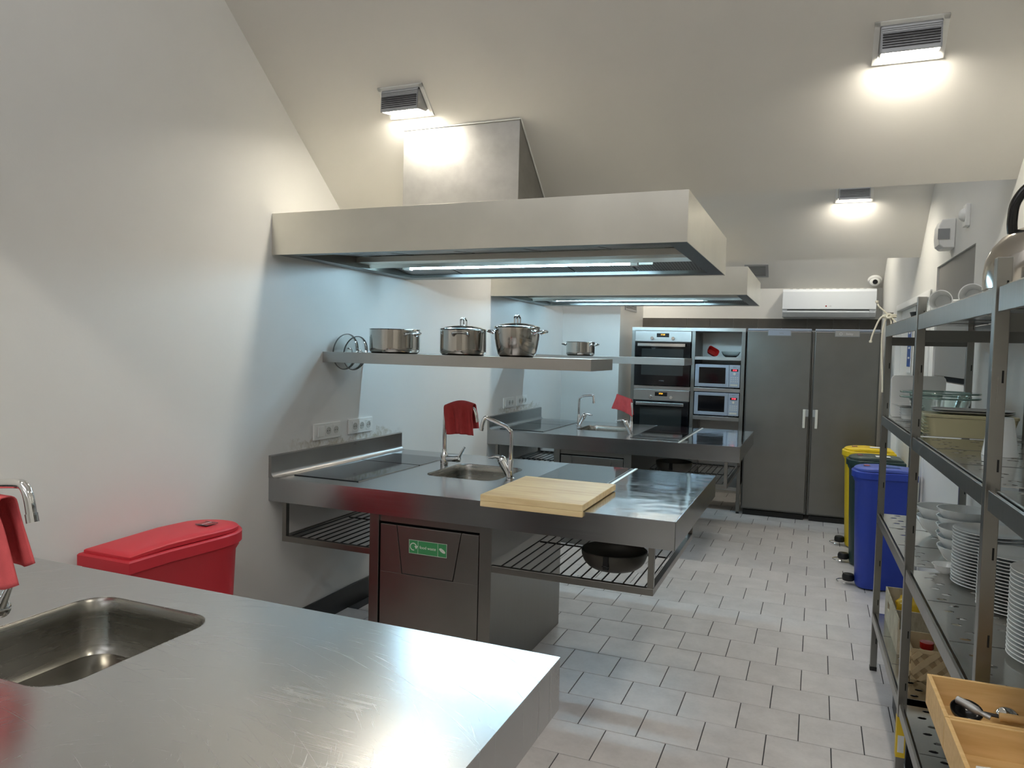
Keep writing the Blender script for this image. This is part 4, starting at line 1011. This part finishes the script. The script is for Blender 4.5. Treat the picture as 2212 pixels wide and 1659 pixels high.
# black crate on the floor under the shelf
t = thing('black_crate', 'black plastic crate on the floor under the lowest shelf', 'crate', (2.965, .16, 0))
obj('crate_wall', MB().box(0,.27,0,.008,0,.20).box(0,.27,.53,.538,0,.20).box(0,.008,.008,.53,0,.20).box(.262,.27,.008,.53,0,.20).box(.008,.262,.008,.53,0,.008), 'black', t, .003)
obj('crate_label', MB().box(.10,.16,-.001,0,.10,.14), 'grey_plastic', t)

# bamboo organizers on the near unit, pushed out over its third-level shelf
def organizer(label, loc, L, rz):
    t = thing('bamboo_tray', label, 'tray', loc, rz, 'bamboo drawer organizers'); W_, H_, k = .375, .068, .0085
    obj('side_wall', MB().box(0, k, 0, L, 0, H_), 'bamboo', t, .001); obj('side_wall', MB().box(W_-k, W_, 0, L, 0, H_), 'bamboo', t, .001)
    obj('end_wall', MB().box(k, W_-k, 0, k, 0, H_), 'bamboo', t, .001); obj('end_wall', MB().box(k, W_-k, L-k, L, 0, H_), 'bamboo', t, .001)
    obj('bottom', MB().box(k, W_-k, k, L-k, 0, .005), 'bamboo', t)
    return t
ZB_ = Z2+.0012; BX, BY = 2.8435, -1.150
def TP(a, b, z=0):        # a across the tray, b towards the viewer from the far corner
    return (BX+a*math.cos(SROT)+b*math.sin(SROT), BY-b*math.cos(SROT)+a*math.sin(SROT), ZB_+z)
o1 = organizer('far bamboo tray holding black and steel utensils', TP(0, .214), .214, SROT)
o2 = organizer('near bamboo tray with a white spatula', TP(0, .50), .283, SROT)
def ladle(label, c, R, material, hmat, d, cat='ladle', tilt=.5):
    t = thing('ladle', label, cat, c, 0, 'utensils in the bamboo trays')
    o_ = obj('scoop', MB().lathe([(R*math.sin(a), -R*.75*math.cos(a)) for a in [PI/2*i/8 for i in range(9)]]+[((R-.002)*math.sin(a), -(R-.002)*.75*math.cos(a)) for a in [PI/2*(8-i)/8 for i in range(9)]], 28), material, t, smooth=True)
    o_.rotation_euler = (tilt, 0, 0)
    D_v = Vector(d)
    obj('handle', MB().tube([D_v.normalized()*R*.95, D_v], .004, 8), hmat, t, smooth=True)
    return t
ladle('black ladle head at the left of the far bamboo tray', TP(.062, .095, .040), .031, 'black_gloss', 'black', (.10,-.012,.0), tilt=.35)
ladle('steel ladle head upside down in the far bamboo tray', TP(.140, .070, .030), .024, 'chrome', 'chrome', (.16,-.02,.005), tilt=PI)
ladle('round black ladle head right of the steel one', TP(.208, .062, .036), .030, 'black_gloss', 'black', (.10,-.01,.0), tilt=1.1)
for i, (lab, pts, r_) in enumerate((('wooden spoon handle lying across the far bamboo tray', [TP(.115,.120,.046),TP(.16,.124,.048),TP(.25,.128,.044),TP(.355,.132,.040)], .009), ('second wooden handle beside it in the far bamboo tray', [TP(.11,.145,.030),TP(.22,.150,.032),TP(.355,.155,.028)], .008))):
    o = obj('wooden_spoon', MB().tube(smooth_path(pts, 4), r_, 10), 'utensil_wood', smooth=True); tag(o, lab, 'spoon', 'utensils in the bamboo trays')
o = obj('tool_head', MB().tube(smooth_path([TP(.045,.085,.054),TP(.058,.095,.052),TP(.078,.108,.046),TP(.10,.118,.040)], 4), [.008]*5+[.009]*4+[.005]*4, 10), 'aluminium', smooth=True); tag(o, 'grey metal tool head lying in the black ladle', 'utensil')
o = obj('plastic_scoop', MB().rings([[(.013*math.cos(2*PI*i/16), 0, .020*math.sin(2*PI*i/16)) for i in range(16)], [(.010*math.cos(2*PI*i/16), .005, .016*math.sin(2*PI*i/16)) for i in range(16)]]), 'white_plastic', smooth=True); o.location = TP(.235, .196, .052); tag(o, 'small pale plastic scoop standing at the tray divider', 'scoop')
o = obj('spatula', MB().tube(smooth_path([TP(.035,.335,.026),TP(.052,.340,.028),TP(.11,.352,.024),TP(.18,.368,.016),TP(.33,.390,.012)], 4), [.011]*4+[.013]*3+[.010]*5+[.005]*5, 12), 'porcelain', smooth=True)
tag(o, 'white spatula lying in the near bamboo tray', 'spatula')

# ================================================================ WOKS ON THE ISLAND RACKS
def wok(label, x, y, z, R, h, side, material='wok_grey', cat='wok'):
    t = thing('wok', label, cat, (x, y, z), 0, 'woks under the islands')
    pf = [(0,0),(R*.40,0)]+[(R*.40+R*.60*math.sin(PI/2*i/8)**.8, h*(1-math.cos(PI/2*i/8))) for i in range(1,9)]
    obj('bowl', MB().lathe(pf+[(R-.004,h)]+[(max(0,a-.004), b+.003) for a, b in pf[::-1]], 48), material, t, smooth=True, label='dull grey pan bowl')
    obj('handle_plate', MB().box(-.013, .013, -R-.003, -R+.012, h-.055, h+.004), 'gap', t, .003)
    obj('handle_loop', MB().tube([(.010,-R*.72,h*.45),(.012,-R-.008,h*.55),(-.012,-R-.008,h*.55),(-.010,-R*.72,h*.45)], .004, 8), 'black_gloss', t, smooth=True)
    return t
wok('black wok with its handle to the front under the middle island', 1.765, .245, .6035, .150, .085, 0)
wok('second black pan farther back on the middle rack', 1.46, .82, .6035, .130, .06, 0)
wok('black wok on the rack under the far island', 1.52, YF+.42, .6035, .150, .09, 0)
